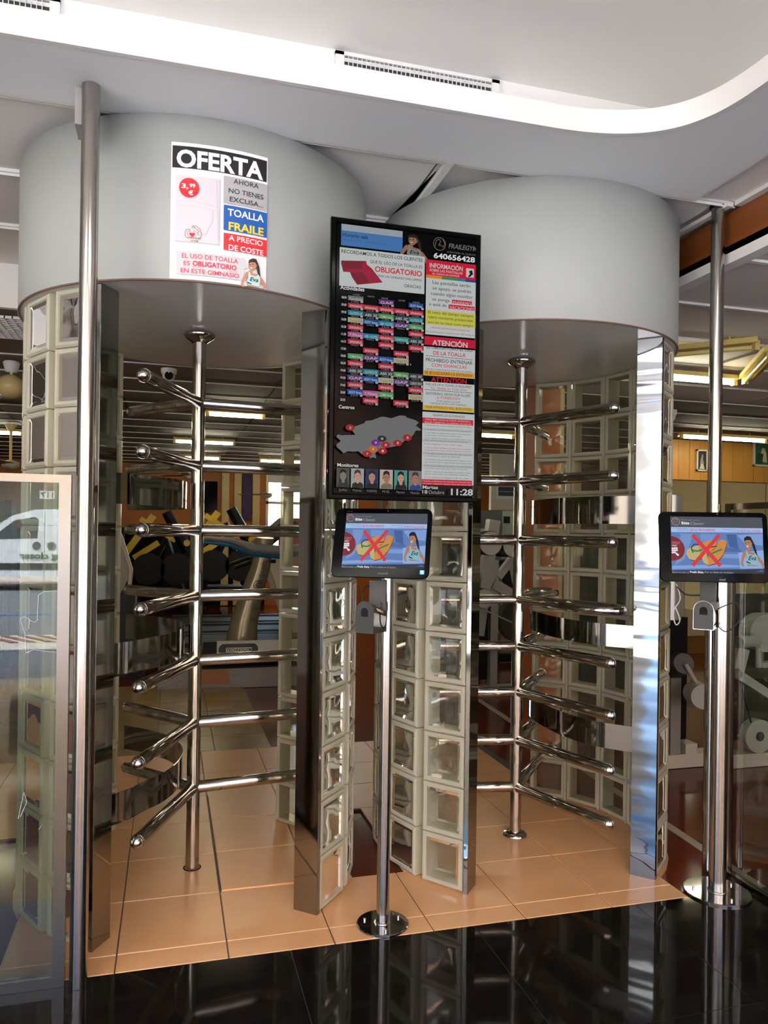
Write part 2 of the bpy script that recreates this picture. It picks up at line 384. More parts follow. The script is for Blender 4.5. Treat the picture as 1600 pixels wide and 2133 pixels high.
SO = struct(g.build('ceiling_soffit'))
g = MB(); ins = []
for i in range(n):
    a = Vector(fine[max(i - 1, 0)]); b_ = Vector(fine[min(i + 1, n - 1)]); d = (b_ - a).normalized(); nn = Vector((-d.y, d.x)); ins.append((fine[i][0] + nn.x * .018, fine[i][1] + nn.y * .018))
rs = [[(fine[i][0], fine[i][1], 2.698), (fine[i][0], fine[i][1], 2.776), (ins[i][0], ins[i][1], 2.776), (ins[i][0], ins[i][1], 2.698)] for i in range(n)]
g.rings(rs, WHITE, smooth=False)
struct(g.build('trim_1'))
g = MB(); g.box(-3.96, 9.5, -2.6, 2.66, 3.045, 3.12, PLASTER); g.box(-3.96, 2.0, 2.62, 2.66, 2.76, 3.045, PLASTER); g.box(2.0, 2.2, -2.6, 2.66, 2.74, 3.045, PLASTER)
struct(g.build('ceiling_upper'))
# air vents in the cove wall
for nm, x0, x1, lb in (('air_vent', .559, 1.113, 'long white slatted air vent high in the cove wall, centre of the picture'), ('air_vent', -1.0, -.385, 'white air vent in the cove wall cut off at the top left corner')):
    a = thing(nm, lb, 'vent')
    g = MB(); z0, z1 = 2.90, 3.035; f_ = .022
    g.box(x0 - .03, x1 + .03, 2.605, 2.62, z0 - f_, z0, WHITE); g.box(x0 - .03, x1 + .03, 2.605, 2.62, z1 - .012, z1, WHITE); g.box(x0 - .03, x0, 2.605, 2.62, z0, z1, WHITE); g.box(x1, x1 + .03, 2.605, 2.62, z0, z1, WHITE); g.build('frame', a)
    g = MB(); g.box(x0, x1, 2.616, 2.6195, z0, z1 - .012, mat('vent_dark', (60, 58, 56), .7)); g.build('backing', a)
    for k in range(5): g = MB(); g.obox(((x0 + x1) / 2, 2.612, z0 + .012 + k * .025), ((x1 - x0) / 2, 0, 0), (0, .004, -.004), (0, .0008, .0008), WHITE); g.build('slat', a)
    g = MB()
    for k in range(int((x1 - x0) / .016)): g.box(x0 + k * .016, x0 + k * .016 + .002, 2.607, 2.612, z0, z1 - .012, WHITE)
    o = g.build('louvre', a); o['kind'] = 'stuff'
g = MB(); g.box(-.385 + .03, -.35, 2.6195, 2.621, 2.776, 3.04, WHITE); g.build('seam', SO)
# wooden beam and trim at the right
g = MB(); g.box(2.2, 2.24, -2.5, 4.34, 2.535, 2.705, WOOD); bm_ = g.build('ceiling_beam'); struct(bm_)
g = MB(); g.box(2.19, 2.25, -2.5, 4.34, 2.492, 2.535, WHITE); struct(g.build('trim_2'))
g = MB(); g.box(1.985, 2.2, -2.5, 2.6, 2.722, 2.735, WHITE); g.box(1.985, 2.2, 1.30, 1.33, 2.712, 2.722, RAIL); g.box(2.17, 2.2, -2.5, 2.6, 2.705, 2.722, RAIL); struct(g.build('trim_3'))

# walls of the building
g = MB(); g.box(-4.1, -4.0, .5, 14.2, -.06, 3.1, mat('side_wall_grey', (176, 174, 168), .7)); g.box(-4.1, -4.0, -2.6, .5, 3.0, 3.6, PLASTER); struct(g.build('wall_left'))
g = MB(); g.box(9.5, 9.6, -2.6, 14.2, -.06, 3.1, CREAM); struct(g.build('wall_right'))
g = MB(); g.box(-4.1, 9.6, 14.2, 14.3, -.06, .9, ORANGE); g.box(-4.1, 1.7, 14.2, 14.3, .9, 2.57, ORANGE); g.box(3.1, 9.6, 14.2, 14.3, .9, 2.57, ORANGE); g.box(1.7, 3.1, 14.2, 14.3, 2.25, 2.57, WHITE)
WB = struct(g.build('wall_back'))
for x in (-1.6, .9, 1.12, 1.45):
    g = MB(); g.box(x, x + .13, 14.12, 14.2, 0, 2.5, CREAM); g.build('pilaster', WB)
# facade towards the street: piers, lintel and glass doors standing open
g = MB()
for x0, x1 in ((-4.1, -3.9), (2.1, 2.3), (4.6, 9.6)): g.box(x0, x1, -2.75, -2.55, -.06, 3.1, PLASTER)
g.box(-4.1, 9.6, -2.75, -2.55, 3.0, 3.6, PLASTER)
struct(g.build('wall_front'))
g = MB(); g.box(-4.1, 9.6, -2.75, 14.3, 3.13, 3.3, PLASTER); struct(g.build('roof'))

HFILL = mat('hall_fill_glow', (255, 252, 244), .4, emit=(255, 250, 240), es=2.2)  # glowing panels added overhead, out of view, to brighten the hall
for x, y, lb in ((-1.6, .2, 'added fill light panel over the left side of the entrance hall, out of view'), (.6, .2, 'added fill light panel over the middle of the entrance hall, out of view'), (-.5, -1.4, 'added fill light panel near the street door, out of view')):
    t = thing('hall_fill_panel', lb, 'lamp', (x, y, 3.045), 0, 'added fill light panels of the entrance hall')
    g = MB(); g.box(-.62, .62, -.17, .17, -.05, 0, WHITE); g.build('housing', t); g = MB(); g.box(-.6, .6, -.15, .15, -.056, -.051, HFILL); g.build('glow_sheet', t)

# ================================================================== turnstile enclosures
CL, CR_ = (.107, 3.205), (1.537, 3.21)
RI, RO, BH = .566, .646, .1968
def block_mesh():
    g = MB(); W, H, T = .0915, BH / 2 - .0022, .040; e = .006; iw, ih = W - .019, H - .019
    def loop(w, h, y): return [(-w, y, -h), (w, y, -h), (w, y, h), (-w, y, h)]
    g.rings([loop(iw, ih, -T + .007), loop(iw + .003, ih + .003, -T + .001), loop(W - .007, H - .007, -T), loop(W, H, -T + e), loop(W, H, T - e), loop(W - .007, H - .007, T), loop(iw + .003, ih + .003, T - .001), loop(iw, ih, T - .007)], EDGE, closed=True, smooth=False)
    for y, sg in ((-T + .006, -1), (T - .006, 1)):
        m_ = .012
        g.rings([loop(iw, ih, y), loop(iw - m_, ih - m_, y + sg * -.003)], PANE, False, (False, True), False)
    return g
bm0 = block_mesh()
CAPM = {}
def polar(c, r, a, z=0.): return Vector((c[0] + r * math.cos(math.radians(a)), c[1] + r * math.sin(math.radians(a)), z))
def glass_screen(c, a0, a1, n, label, jm=MIRS, bands=None, jang=None):
    """a0 = angle of the street-side end, a1 = angle of the gym-side end (degrees)."""
    t = thing('glass_block_screen', label, 'glass screen', (c[0], c[1], 0), 0, 'curved glass block screens of the two turnstiles')
    first = None; st = (a1 - a0) / n; rm = (RI + RO) / 2
    for k in range(n):
        am = math.radians(a0 + st * (k + .5))
        for j in range(11):
            if 'm' not in CAPM: o = bm0.build('glass_block', t); CAPM['m'] = o.data
            else: o = bpy.data.objects.new('glass_block', CAPM['m']); col.objects.link(o); o.parent = t
            o.location = (math.cos(am) * rm, math.sin(am) * rm, .0015 + BH * (j + .5)); o.rotation_euler = (0, 0, am - PI / 2)
    # silicone joint lines between the columns
    g = MB()
    for k in range(1, n):
        a = a0 + st * k; p = polar((0, 0), RI + .004, a); q = polar((0, 0), RI + .010, a); tv = Vector((-math.sin(math.radians(a)), math.cos(math.radians(a)), 0)) * .0045
        g.prism([p - tv + Vector((0, 0, .002)), p + tv + Vector((0, 0, .002)), q + tv + Vector((0, 0, .002)), q - tv + Vector((0, 0, .002))], (0, 0, 2.162), EDGE)
    if g.v: o = g.build('silicone_joint', t); o['kind'] = 'stuff'
    # steel end jamb
    s = 1 if a1 > a0 else -1; g = MB(); a = math.radians(a0); rd = Vector((math.cos(a), math.sin(a), 0)); tv = Vector((-math.sin(a), math.cos(a), 0)) * s
    p0 = rd * (RI - .008) - tv * .003; p1 = rd * (RO + .008) - tv * .003
    if jang is not None: p0 = p1 - Vector((math.cos(math.radians(jang)), math.sin(math.radians(jang)), 0)) * .096; g.obox((p0 + rd * (RI - .008)) / 2 + Vector((0, 0, 1.083)), (p0 - rd * (RI - .008)) / 2, rd * .001, (0, 0, 1.0825), jm)
    nseg = 24
    for z0, z1 in ((0.0005, 2.1655),):
        jn = (p1 - p0).cross(Vector((0, 0, 1))).normalized(); g.obox((p0 + p1) / 2 + Vector((0, 0, (z0 + z1) / 2)), (p1 - p0) / 2, jn * .0015, (0, 0, (z1 - z0) / 2), jm)
        for p in (p0, p1): g.obox(p + tv * .007 + Vector((0, 0, (z0 + z1) / 2)), rd * .001, tv * .0075, (0, 0, (z1 - z0) / 2), jm)
    g.build('end_jamb', t, label='mirror polished steel end strip')
    # guard bands bent out of steel sheet
    if bands:
        path, levels = bands; pts = [Vector((x - c[0], y - c[1], 0)) for x, y in path]; fine_ = []
        for i in range(len(pts) - 1):
            q0, q1, q2, q3 = pts[max(i - 1, 0)], pts[i], pts[i + 1], pts[min(i + 2, len(pts) - 1)]
            for k in range(6):
                u = k / 6; fine_.append(.5 * (2 * q1 + (q2 - q0) * u + (2 * q0 - 5 * q1 + 4 * q2 - q3) * u * u + (3 * q1 - q0 - 3 * q2 + q3) * u ** 3))
        fine_.append(pts[-1])
        for z0, z1 in levels:
            g = MB(); rs = []
            for i, p in enumerate(fine_):
                d = (fine_[min(i + 1, len(fine_) - 1)] - fine_[max(i - 1, 0)]).normalized(); nn = Vector((-d.y, d.x, 0)) * .001
                rs.append([p + nn + Vector((0, 0, z0)), p + nn + Vector((0, 0, z1)), p - nn + Vector((0, 0, z1)), p - nn + Vector((0, 0, z0))])
            for a_, b_ in ((0, 1), (1, 2), (2, 3), (3, 0)):
                vs = [q for r4 in rs for q in (r4[a_], r4[b_])]; g.add(vs, [(2 * i, 2 * i + 2, 2 * i + 3, 2 * i + 1) for i in range(len(rs) - 1)], BAND, True)
            g.build('guard_band', t, label='bent mirror steel guard band')
    return t
BAND = mat('band_steel', (132, 130, 127), .06, 1, bump=(2.5, .06, (1, 1, .2), .01))
glass_screen(CL, -120.7, -237.2, 6, 'glass block wall with steel guard bands, on the left side of the left turnstile', bands=(
    [(-.182, 2.722), (-.125, 2.775), (-.07, 2.85), (-.01, 2.93), (.04, 3.05), (.064, 3.19), (.052, 3.32), (.0, 3.46), (-.10, 3.59), (-.185, 3.672)], ((1.455, 1.56), (.872, .985), (.372, .478))))
glass_screen(CL, -50.0, 47.5, 5, 'glass block wall on the right side of the left turnstile, left of the middle kiosk', jang=-41.5)
glass_screen(CR_, -131.5, -229.2, 5, 'glass block wall on the left side of the right turnstile, right of the middle kiosk')
glass_screen(CR_, -57.7, 57.5, 6, 'glass block wall with steel guard bands, on the right side of the right turnstile', jm=MIRW, jang=-46, bands=(
    [(1.836, 2.727), (1.78, 2.79), (1.725, 2.86), (1.69, 2.95), (1.67, 3.08), (1.668, 3.2), (1.685, 3.36), (1.735, 3.5), (1.80, 3.60)], ((1.42, 1.535), (.912, 1.005), (.49, .594))))

# drum canopies
CAN = mat('canopy_grey', (170, 176, 174), .55, .0, bump=(2, .02, (1, 1, 1)))
CANB = mat('canopy_underside', (246, 246, 240), .16, .0, bump=(3, .08, (1, 1, 1)))
for c, lb in ((CL, 'large round pale grey drum canopy over the left turnstile, bearing the offer poster'), (CR_, 'round pale grey drum canopy over the right turnstile, without any poster')):
    t = thing('drum_canopy', lb, 'canopy', (c[0], c[1], 2.165), 0, 'drum canopies above the turnstiles')
    g = MB(); g.lathe((0, 0, 0), [(.664, .003), (.667, .006), (.667, .534), (.655, .534)], CAN, 120, caps=(False, False)); g.build('shell', t)
    g = MB(); g.lathe((0, 0, 0), [(.002, .004), (.664, .004)], CANB, 96, False, (False, False)); g.build('underside', t)
    g = MB(); g.lathe((0, 0, 0), [(.661, .001), (.6685, .001), (.6685, .006), (.661, .006)], mat('rim_brown', (120, 92, 84), .4), 96, caps=(False, False)); g.build('rim_trim', t)

# rotors
def rotor(c, angs, levels, label, loopz=None, flange=True, ends=None, low=0.0015):
    t = thing('turnstile_rotor', label, 'turnstile', (c[0], c[1], 0), 0, 'full height turnstile rotors')
    g = MB(); g.tube([(0, 0, low), (0, 0, 2.167)], .0265, STEEL_T, 28); g.build('post', t)
    g = MB(); g.lathe((0, 0, 2.168), [(.03, -.04), (.038, -.034), (.058, -.02), (.064, -.008), (.058, -.001), (.026, -.001)], STEEL_T, 36, caps=(False, False)); g.build('top_collar', t)
    g = MB()
    if flange: g.lathe((0, 0, 0), [(.056, .001), (.056, .006), (.046, .016), (.03, .02), (.026, .02)], STEEL_T, 36, caps=(False, False)); g.build('base_collar', t)
    else: g.lathe((0, 0, 0), [(.030, .0012), (.036, .0012), (.036, .003), (.030, .003)], BLK, 36, caps=(False, False)); g.build('base_gap_ring', t, label='dark ring around the foot of the post')
    for z in levels:
        for a, r in zip(angs, ends or (.55,) * 3):
            d = Vector((math.cos(math.radians(a)), math.sin(math.radians(a)), 0)); p = Vector((-d.y, d.x, 0)); Z = Vector((0, 0, z))
            g = MB()
            if loopz is not None and abs(z - loopz) < .01:
                lp = [(.02, .012), (.10, .022), (.2, .042), (.3, .06), (.4, .072), (.48, .072), (.54, .052), (.565, .018), (.565, -.018), (.54, -.052), (.48, -.072), (.4, -.072), (.3, -.06), (.2, -.042), (.10, -.022), (.02, -.012)]
                g.tube([d * s + p * q + Z for s, q in lp], .0185, STEEL_T, 16); g.tube([d * .02 + Z, d * .3 + Z], .018, STEEL_T, 16); g.build('loop_handle', t, label='horizontal oval push loop')
                continue
            rr = .0235; pts = [d * .004 + Z, d * .02 + Z, d * (r - .025) + Z]; rad = [rr * .6, rr, rr]
            for k in range(1, 7): th = k * PI / 12; pts.append(d * (r - .025 + math.sin(th) * .025) + Z); rad.append(max(rr * math.cos(th), .0008))
            g.tube(pts, rad, STEEL_T, 20); g.build('arm', t)
            g = MB(); g.tube([d * (r - .027) + Z, d * (r - .0255) + Z], rr + .0006, STEEL_T, 20); 
            o = g.build('weld_ring', t)
    return t
rotor(CL, (-111, 8.5, 129.5), (1.885, 1.63, 1.368, 1.103, .842, .589, .326), 'polished steel turnstile rotor with seven rows of three arms, in the left drum', None, False, (.575, .55, .455), .0055)
rotor(CR_, (-71.5, 50.5, 169), (1.882, 1.612, 1.344, 1.075, .862, .654, .435, .22), 'polished steel turnstile rotor with oval push loops at waist height, in the right drum', 1.075, True, (.55, .54, .55))

# poles from floor to ceiling
for (x, y), z0, z1, lb, r in (((-.245, 2.46), 0, 2.6985, 'thick polished steel pole from floor to ceiling beside the glass panel at the left', .0262), ((2.137, 2.655), -.012, 2.722, 'tall steel pole from floor to ceiling behind the right kiosk', .0265)):
    t = thing('ceiling_pole', lb, 'pole', (x, y, z0), 0, 'steel poles up to the ceiling')
    g = MB(); g.tube([(0, 0, .001), (0, 0, z1 - z0)], r, STEEL, 32); g.build('tube', t)
    if x > 0:
        g = MB(); g.lathe((0, 0, z1 - z0 - .012), [(r, 0), (.034, .003), (.034, .012)], BLK, 28, caps=(False, False)); g.build('top_collar', t)
    else:
        g = MB(); g.obox((-.036, .06, z1 - z0 - .06), (.010, 0, 0), (0, .05, 0), (0, 0, .055), mat('bracket_grey', (150, 150, 148), .5)); g.build('ceiling_bracket', t)

# framed glass panels beside the turnstiles
def barrier(name, label, o, ex, L, H, panelcol):
    t = thing(name, label, 'glass panel', o, 0, 'framed glass barriers'); ex = Vector(ex); nn = ex.cross(Vector((0, 0, 1)))
    def b(a0, a1, z0, z1, th, M, nm, sd=0):
        g = MB(); g.obox(ex * ((a0 + a1) / 2) + Vector((0, 0, (z0 + z1) / 2)) + nn * sd, ex * abs(a1 - a0) / 2, nn * th / 2, (0, 0, (z1 - z0) / 2), M); g.build(nm, t)
    b(0, L, H - .024, H, .03, FRAME, 'top_rail'); b(0, L, .0005, .032, .03, FRAME, 'bottom_rail'); b(0, .034, .032, H - .024, .03, FRAME, 'stile'); b(L - .034, L, .032, H - .024, .03, FRAME, 'stile')
    b(.034, L - .034, .032, H - .024, .006, panelcol, 'pane'); return t
tb = barrier('glass_barrier', 'steel framed clear glass panel at the left edge, reflecting the white van outside', (-.285, 2.478, 0), (-1, 0, 0), 1.9, 1.53, CLEAR)
barrier('glass_barrier', 'steel framed clear glass panel at the right edge in front of grey gym machines', (2.205, 2.655, -.012), (0, -1, 0), 1.75, 1.52, CLEAR2)
# thin pale outlines drawn on the left pane
g = MB(); OUTL = mat('pale_outline', (170, 184, 196), .3)
pl = Plane((0, 2.4735, 0), (1, 0, 0), (0, 0, 1)); pr = Print(pl, .001)
for q in ([(42, 1290), (52, 1320), (54, 1360), (62, 1356)], [(42, 1290), (50, 1284), (62, 1290), (60, 1310)], [(62, 1292), (72, 1296), (80, 1290)], [(56, 1360), (70, 1353), (110, 1358), (140, 1357)], [(78, 1290), (80, 1240), (92, 1232), (145, 1229)], [(38, 1705), (50, 1650), (56, 1670), (42, 1702)], [(80, 1728), (88, 1718)]): pr.line(q, 1.0, OUTL)
o = pr.mb.build('pale_outlines', tb); o.location = -tb.location; o['kind'] = 'stuff'

# ================================================================== offer poster on the left canopy
def crop(ox, oy, s): return lambda x, y: (ox + x / s, oy + y / s)
c = crop(340, 280, 6.275); cs = Cyl(CL[0], CL[1], .667)
P_ = Print(cs, .0012, .00022)
def R_(x0, y0, x1, y1, M): P_.rect(*c(x0, y0), *c(x1, y1), M)
def skew(x0, y, x1): # baseline follows the drum: use left end only
    return c(x0, y)
def T_(s, x0, x1, y, h, M, bold=.0, shear=0.):
    u, v = c(x0, y); P_.text(s, u, c(x1, y)[0], v, h / 6.275, M, bold, shear)
W_ = ink(240, 241, 244); BK = ink(20, 20, 22); GR = ink(176, 176, 180); BL = ink(8, 90, 176); RD = ink(226, 40, 52); YE = ink(244, 210, 60)
R_(110, 97, 1340, 2025, W_)
P_.st = .00018
def box4(tlx, tly, brx, bry, M): R_(tlx, tly, brx, bry, M)
box4(124, 143, 1350, 630, BK)
T_('OFERTA', 175, 1305, 415, 225, W_, .035)
towel = ink(214, 212, 220); tsh = ink(192, 190, 200)
R_(165, 530, 742, 1462, tsh); R_(165, 525, 725, 1440, towel)
a_, b_ = cs.inv(*c(165, 860)); P_.line([c(170, 870), c(400, 880), c(720, 960)], .8, tsh); P_.line([c(172, 925), c(400, 940), c(722, 1010)], .5, tsh); P_.line([c(540, 1330), c(640, 1150), c(650, 1000)], 2, ink(202, 200, 209)); P_.line([c(700, 600), c(708, 900), c(715, 1400)], 1, tsh)
P_.disc(*c(342, 703), 21, RD, n=64, spike=.05)
T_('3,', 243, 330, 705, 62, W_, .03); T_('99', 345, 420, 695, 48, W_, .03); T_('€', 330, 392, 795, 60, W_, .03)
# crest on the towel: two flexed arms round a heart
gold = ink(160, 112, 70)
for pts in ([(330, 1365), (285, 1330), (290, 1270), (310, 1245), (350, 1248), (350, 1275), (320, 1280), (325, 1330)], [(378, 1235), (385, 1200), (430, 1205), (480, 1240), (500, 1310), (480, 1380)], [(400, 1235), (410, 1215), (420, 1240)], [(430, 1240), (470, 1275), (440, 1305), (475, 1330)], [(395, 1265), (430, 1280)]):
    P_.line([c(*p) for p in pts], 1.0, gold)
P_.poly([c(380, 1352), c(345, 1315), c(345, 1298), c(362, 1290), c(380, 1302), c(398, 1290), c(415, 1302), c(412, 1320)], ink(214, 34, 62))
T_('FRAILE', 330, 480, 1365, 22, gold, .02); T_('GYM', 362, 455, 1405, 20, gold, .02)
box4(790, 545, 1347, 1015, GR)
T_('AHORA', 915, 1240, 650, 65, BK, .004); T_('NO TIENES', 853, 1300, 770, 65, BK, .004); T_('EXCUSA...', 865, 1298, 882, 65, BK, .004)
box4(790, 925, 1345, 1358, BL)
T_('TOALLA', 838, 1305, 1068, 95, W_, .02); T_('FRAILE', 850, 1302, 1252, 105, YE, .03)
box4(788, 1292, 1342, 1608, RD)
T_('A PRECIO', 852, 1292, 1392, 70, W_, .012); T_('DE COSTE', 850, 1298, 1516, 72, W_, .012)
bub = ink(204, 205, 210); RT = ink(222, 52, 82)
R_(172, 1528, 1050, 1920, bub); P_.poly([c(1045, 1690), c(1095, 1752), c(1045, 1765)], bub)
T_('EL USO DE TOALLA', 248, 972, 1620, 62, RT, .006); T_('ES', 270, 350, 1718, 60, RT, .006); T_('OBLIGATORIO', 385, 952, 1725, 66, RT, .028); T_('EN ESTE GIMNASIO', 232, 985, 1812, 60, RT, .006)
P_.line([c(385, 1742), c(955, 1812)], .6, RT)
def woman(PP, q, s=1., top=(190, 222, 224), dim=1., scr=0.):
    """printed woman with ponytail in a sports top; q maps design px (0..340, 0..400) to the photograph."""
    K = lambda r, g_, b: ink(int(r * dim), int(g_ * dim), int(b * dim), scr)
    skin, skin2, hair = K(196, 140, 112), K(176, 120, 96), K(44, 30, 28)
    PP.poly([q(*p) for p in ((150, 20), (215, 30), (245, 110), (262, 260), (235, 240), (215, 150), (190, 60))], hair)
    PP.poly([q(*p) for p in ((85, 165), (60, 190), (15, 290), (5, 330), (30, 370), (50, 360), (38, 320), (80, 250), (110, 200))], skin)
    PP.poly([q(*p) for p in ((240, 225), (275, 250), (320, 320), (335, 380), (300, 400), (290, 350), (250, 300))], skin)
    PP.poly([q(*p) for p in ((100, 160), (150, 150), (160, 190), (235, 205), (252, 250), (245, 370), (95, 360), (88, 260))], skin)
    PP.poly([q(*p) for p in ((104, 175), (120, 176), (135, 215), (200, 232), (232, 210), (248, 235), (255, 290), (240, 365), (90, 335), (84, 290), (100, 245))], K(*top))
    PP.poly([q(*p) for p in ((88, 300), (150, 330), (135, 335), (88, 318))], K(30, 36, 60))
    PP.poly([q(*p) for p in ((104, 40), (120, 12), (165, 4), (205, 24), (215, 80), (198, 120), (165, 158), (130, 162), (108, 120))], skin)
    PP.poly([q(*p) for p in ((102, 62), (112, 18), (160, -4), (205, 8), (222, 60), (205, 90), (190, 50), (140, 46))], hair)
    PP.poly([q(*p) for p in ((122, 118), (160, 112), (146, 132), (128, 132))], K(240, 236, 236))
    for p in ((120, 80), (158, 76)): PP.disc(*q(*p), abs(q(8, 0)[0] - q(0, 0)[0]), K(40, 26, 26), n=8)
    a, b = q(118, 290); PP.text('Eva', a, q(225, 290)[0], b, abs(q(0, 55)[1] - q(0, 0)[1]), K(18, 20, 26), .012, .35)
woman(P_, lambda x, y: c(1000 + x, 1635 + y))
po = P_.mb.build('offer_poster'); tag(po, 'white offer poster with black OFERTA heading and white towel, stuck on the left canopy', 'poster')

# ================================================================== hanging portrait display
tv = thing('information_display', 'tall portrait screen with class timetable and island map hanging between the two canopies', 'screen', (.757, 2.50, 1.48))
TX0, TX1, TZ0, TZ1, TY = .494, 1.020, 1.478, 2.401, 2.46
g = MB(); g.box(TX0 + .012, TX1 - .012, TY + .012, TY + .055, TZ0 + .012, TZ1 - .012, BLK); g.box(TX0 + .12, TX1 - .12, TY + .055, TY + .075, TZ0 + .25, TZ1 - .25, BLK); o = g.build('casing'); o.parent = tv; o.location = -tv.location
g = MB(); bw = .020
def ringr(ins, y): return [(TX0 + ins, y, TZ0 + ins), (TX1 - ins, y, TZ0 + ins), (TX1 - ins, y, TZ1 - ins), (TX0 + ins, y, TZ1 - ins)]
g.rings([ringr(0, TY + .02), ringr(0, TY + .004), ringr(.004, TY), ringr(bw - .005, TY), ringr(bw, TY + .004), ringr(bw, TY + .02)], GLOSSBLK, True, smooth=False)
o = g.build('bezel'); o.parent = tv; o.location = -tv.location
g = MB(); g.box(TX0 + bw - .001, TX1 - bw + .001, TY + .005, TY + .011, TZ0 + bw - .001, TZ1 - bw + .001, mat('screen_glass', (4, 4, 5), .12, spec=.05)); o = g.build('screen'); o.parent = tv; o.location = -tv.location
g = MB(); g.beam((.757, TY + .07, 2.28), (.757, 2.70, 2.28), .05, .05, BLK); g.beam((.58, 2.70, 2.28), (1.03, 2.70, 2.28), .03, .05, BLK); o = g.build('mounting_arm'); o.parent = tv; o.location = -tv.location
SB = .112
def S_(r, g_, b): return ink(r, g_, b, SB)
D = Print(Plane((0, TY + .005, 0), (1, 0, 0), (0, 0, 1)), .0006, .00005)
A = crop(680, 440, 4.706); B = crop(680, 720, 4.706)
def r(q, x0, y0, x1, y1, M): D.rect(*q(x0, y0), *q(x1, y1), M)
def tx(q, s, x0, x1, y, h, M, b=.0, sh=0.):
    u, v = q(x0, y); D.text(s, u, q(x1, y)[0], v, h / 4.706, M, b, sh)
sW, sB, sR, sG, sY = S_(186, 190, 190), S_(22, 22, 24), S_(196, 22, 48), S_(120, 122, 122), S_(192, 188, 74)
r(A, 146, 115, 745, 400, S_(62, 112, 168)); r(A, 150, 117, 745, 265, S_(150, 158, 164)); r(A, 146, 185, 740, 402, S_(62, 112, 168))
tx(A, 'Horario sala', 155, 410, 245, 40, S_(30, 60, 100), .02); tx(A, 'Lunes a viernes · Sabado y domingo', 155, 600, 280, 18, S_(44, 84, 134))
woman(D, lambda x, y: A(715 + x * .85, 208 + y * .66 + x * .13), top=(170, 178, 172), dim=.72, scr=SB)
D.ring(*A(1108, 322), 13, S_(120, 112, 96), .08)
for pts in ([(1065, 345), (1075, 290), (1105, 275), (1120, 300), (1100, 330), (1140, 345)], [(1140, 280), (1160, 320), (1140, 360)]): D.line([A(*p) for p in pts], .9, S_(130, 120, 100))
D.poly([A(1108, 350), A(1092, 330), A(1108, 322), A(1124, 330)], S_(110, 40, 36))
tx(A, 'FRAILEGYM', 1195, 1470, 362, 48, S_(96, 96, 96), .03, .2); tx(A, 'ATENCIÓN AL CLIENTE', 1180, 1460, 408, 18, S_(110, 110, 110)); tx(A, '640656428', 1050, 1455, 458, 52, S_(214, 214, 214), .03)
r(A, 130, 352, 958, 815, sW)
r2 = sR
tx(A, 'RECORDAMOS A TODOS LOS CLIENTES', 146, 942, 408, 36, sB, .006); tx(A, 'QUE EL USO DE LA TOALLA ES', 428, 937, 507, 30, sB); tx(A, 'OBLIGATORIO', 474, 935, 592, 54, sR, .02); tx(A, 'POR UN GIMNASIO MÁS LIMPIO', 506, 932, 645, 22, sB); tx(A, 'GRACIAS', 762, 925, 745, 32, sB)
D.poly([A(*p) for p in ((145, 485), (388, 490), (395, 525), (440, 560), (550, 700), (300, 722), (250, 650), (230, 600), (165, 595), (142, 510))], S_(118, 22, 42)); D.poly([A(*p) for p in ((388, 490), (395, 525), (440, 560), (550, 700), (420, 705), (360, 600), (230, 600), (165, 595), (200, 575), (340, 560), (350, 510))], S_(150, 24, 52))
r(A, 975, 472, 1470, 680, sR)
tx(A, 'INFORMACIÓN', 1010, 1335, 552, 46, sW, .02); tx(A, 'SOBRE LAS PANTALLAS', 1010, 1333, 588, 26, sW, .01); tx(A, 'EN TODOS LOS CENTROS', 1037, 1302, 620, 17, sW, .01)
r(A, 1368, 560, 1443, 655, sW); D.poly([A(*p) for p in ((1395, 590), (1425, 580), (1435, 620), (1400, 650), (1385, 640), (1405, 620))], sB)
for k, cc in enumerate(((206, 128, 40), (52, 130, 76), (40, 116, 166), (52, 56, 126))):
    x0 = (975, 1130, 1285, 1360)[k]; x1 = (1130, 1285, 1360, 1470)[k]; r(A, x0, 622 + (x0 - 975) * .12, x1, 690 + (x1 - 1100) * .1, S_(*cc))
r(A, 975, 652, 1470, 1250, sW)
for s, x0, x1, y, h in (('Las pantallas serán', 1038, 1408, 712, 34), ('un apoyo, se podrán', 1038, 1415, 768, 34), ('cuando algún monitor', 1020, 1433, 820, 34), ('se ponga', 1035, 1205, 876, 32), ('o esté de', 1003, 1175, 925, 32)): tx(A, s, x0, x1, y, h, sB)
r(A, 1228, 868, 1423, 925, sR); r(A, 1195, 915, 1450, 982, sR); tx(A, 'ENFERMO', 1238, 1415, 912, 32, sW); tx(A, 'VACACIONES', 1203, 1443, 958, 32, sW)
r(A, 972, 965, 1457, 1150, sY)
for s, x0, x1, y, h in (('El resto del tiempo siempre', 997, 1435, 1003, 30), ('habrá monitores presenciales', 997, 1433, 1050, 30), ('para dar las clases como siempre', 995, 1433, 1098, 26)): tx(A, s, x0, x1, y, h, sB)
tx(A, 'PARA MÁS INFORMACIÓN CONSULTAR', 1025, 1400, 1150, 18, sR); tx(A, 'actualizamos todos los domingos', 972, 1447, 1185, 16, S_(150, 60, 80))
r(A, 958, 1225, 1455, 1350, S_(190, 16, 52)); tx(A, 'ATENCIÓN', 1035, 1380, 1312, 52, sW, .025)
r(B, 950, 8, 1452, 328, sW)
tx(B, 'ES OBLIGATORIO EL USO', 978, 1428, 28, 30, sB, .004); tx(B, 'DE LA TOALLA', 1045, 1362, 90, 38, sR, .012); D.line([B(968, 98), B(1430, 142)], .8, sB)
tx(B, 'PROHIBIDO ENTRENAR', 970, 1428, 155, 36, sB, .004); tx(B, 'CON CHANCLAS', 1028, 1372, 205, 32, sR, .006); tx(B, 'TRAS EL 2º AVISO POR NO RESPETAR LAS NORMAS', 970, 1430, 236, 14, sB)
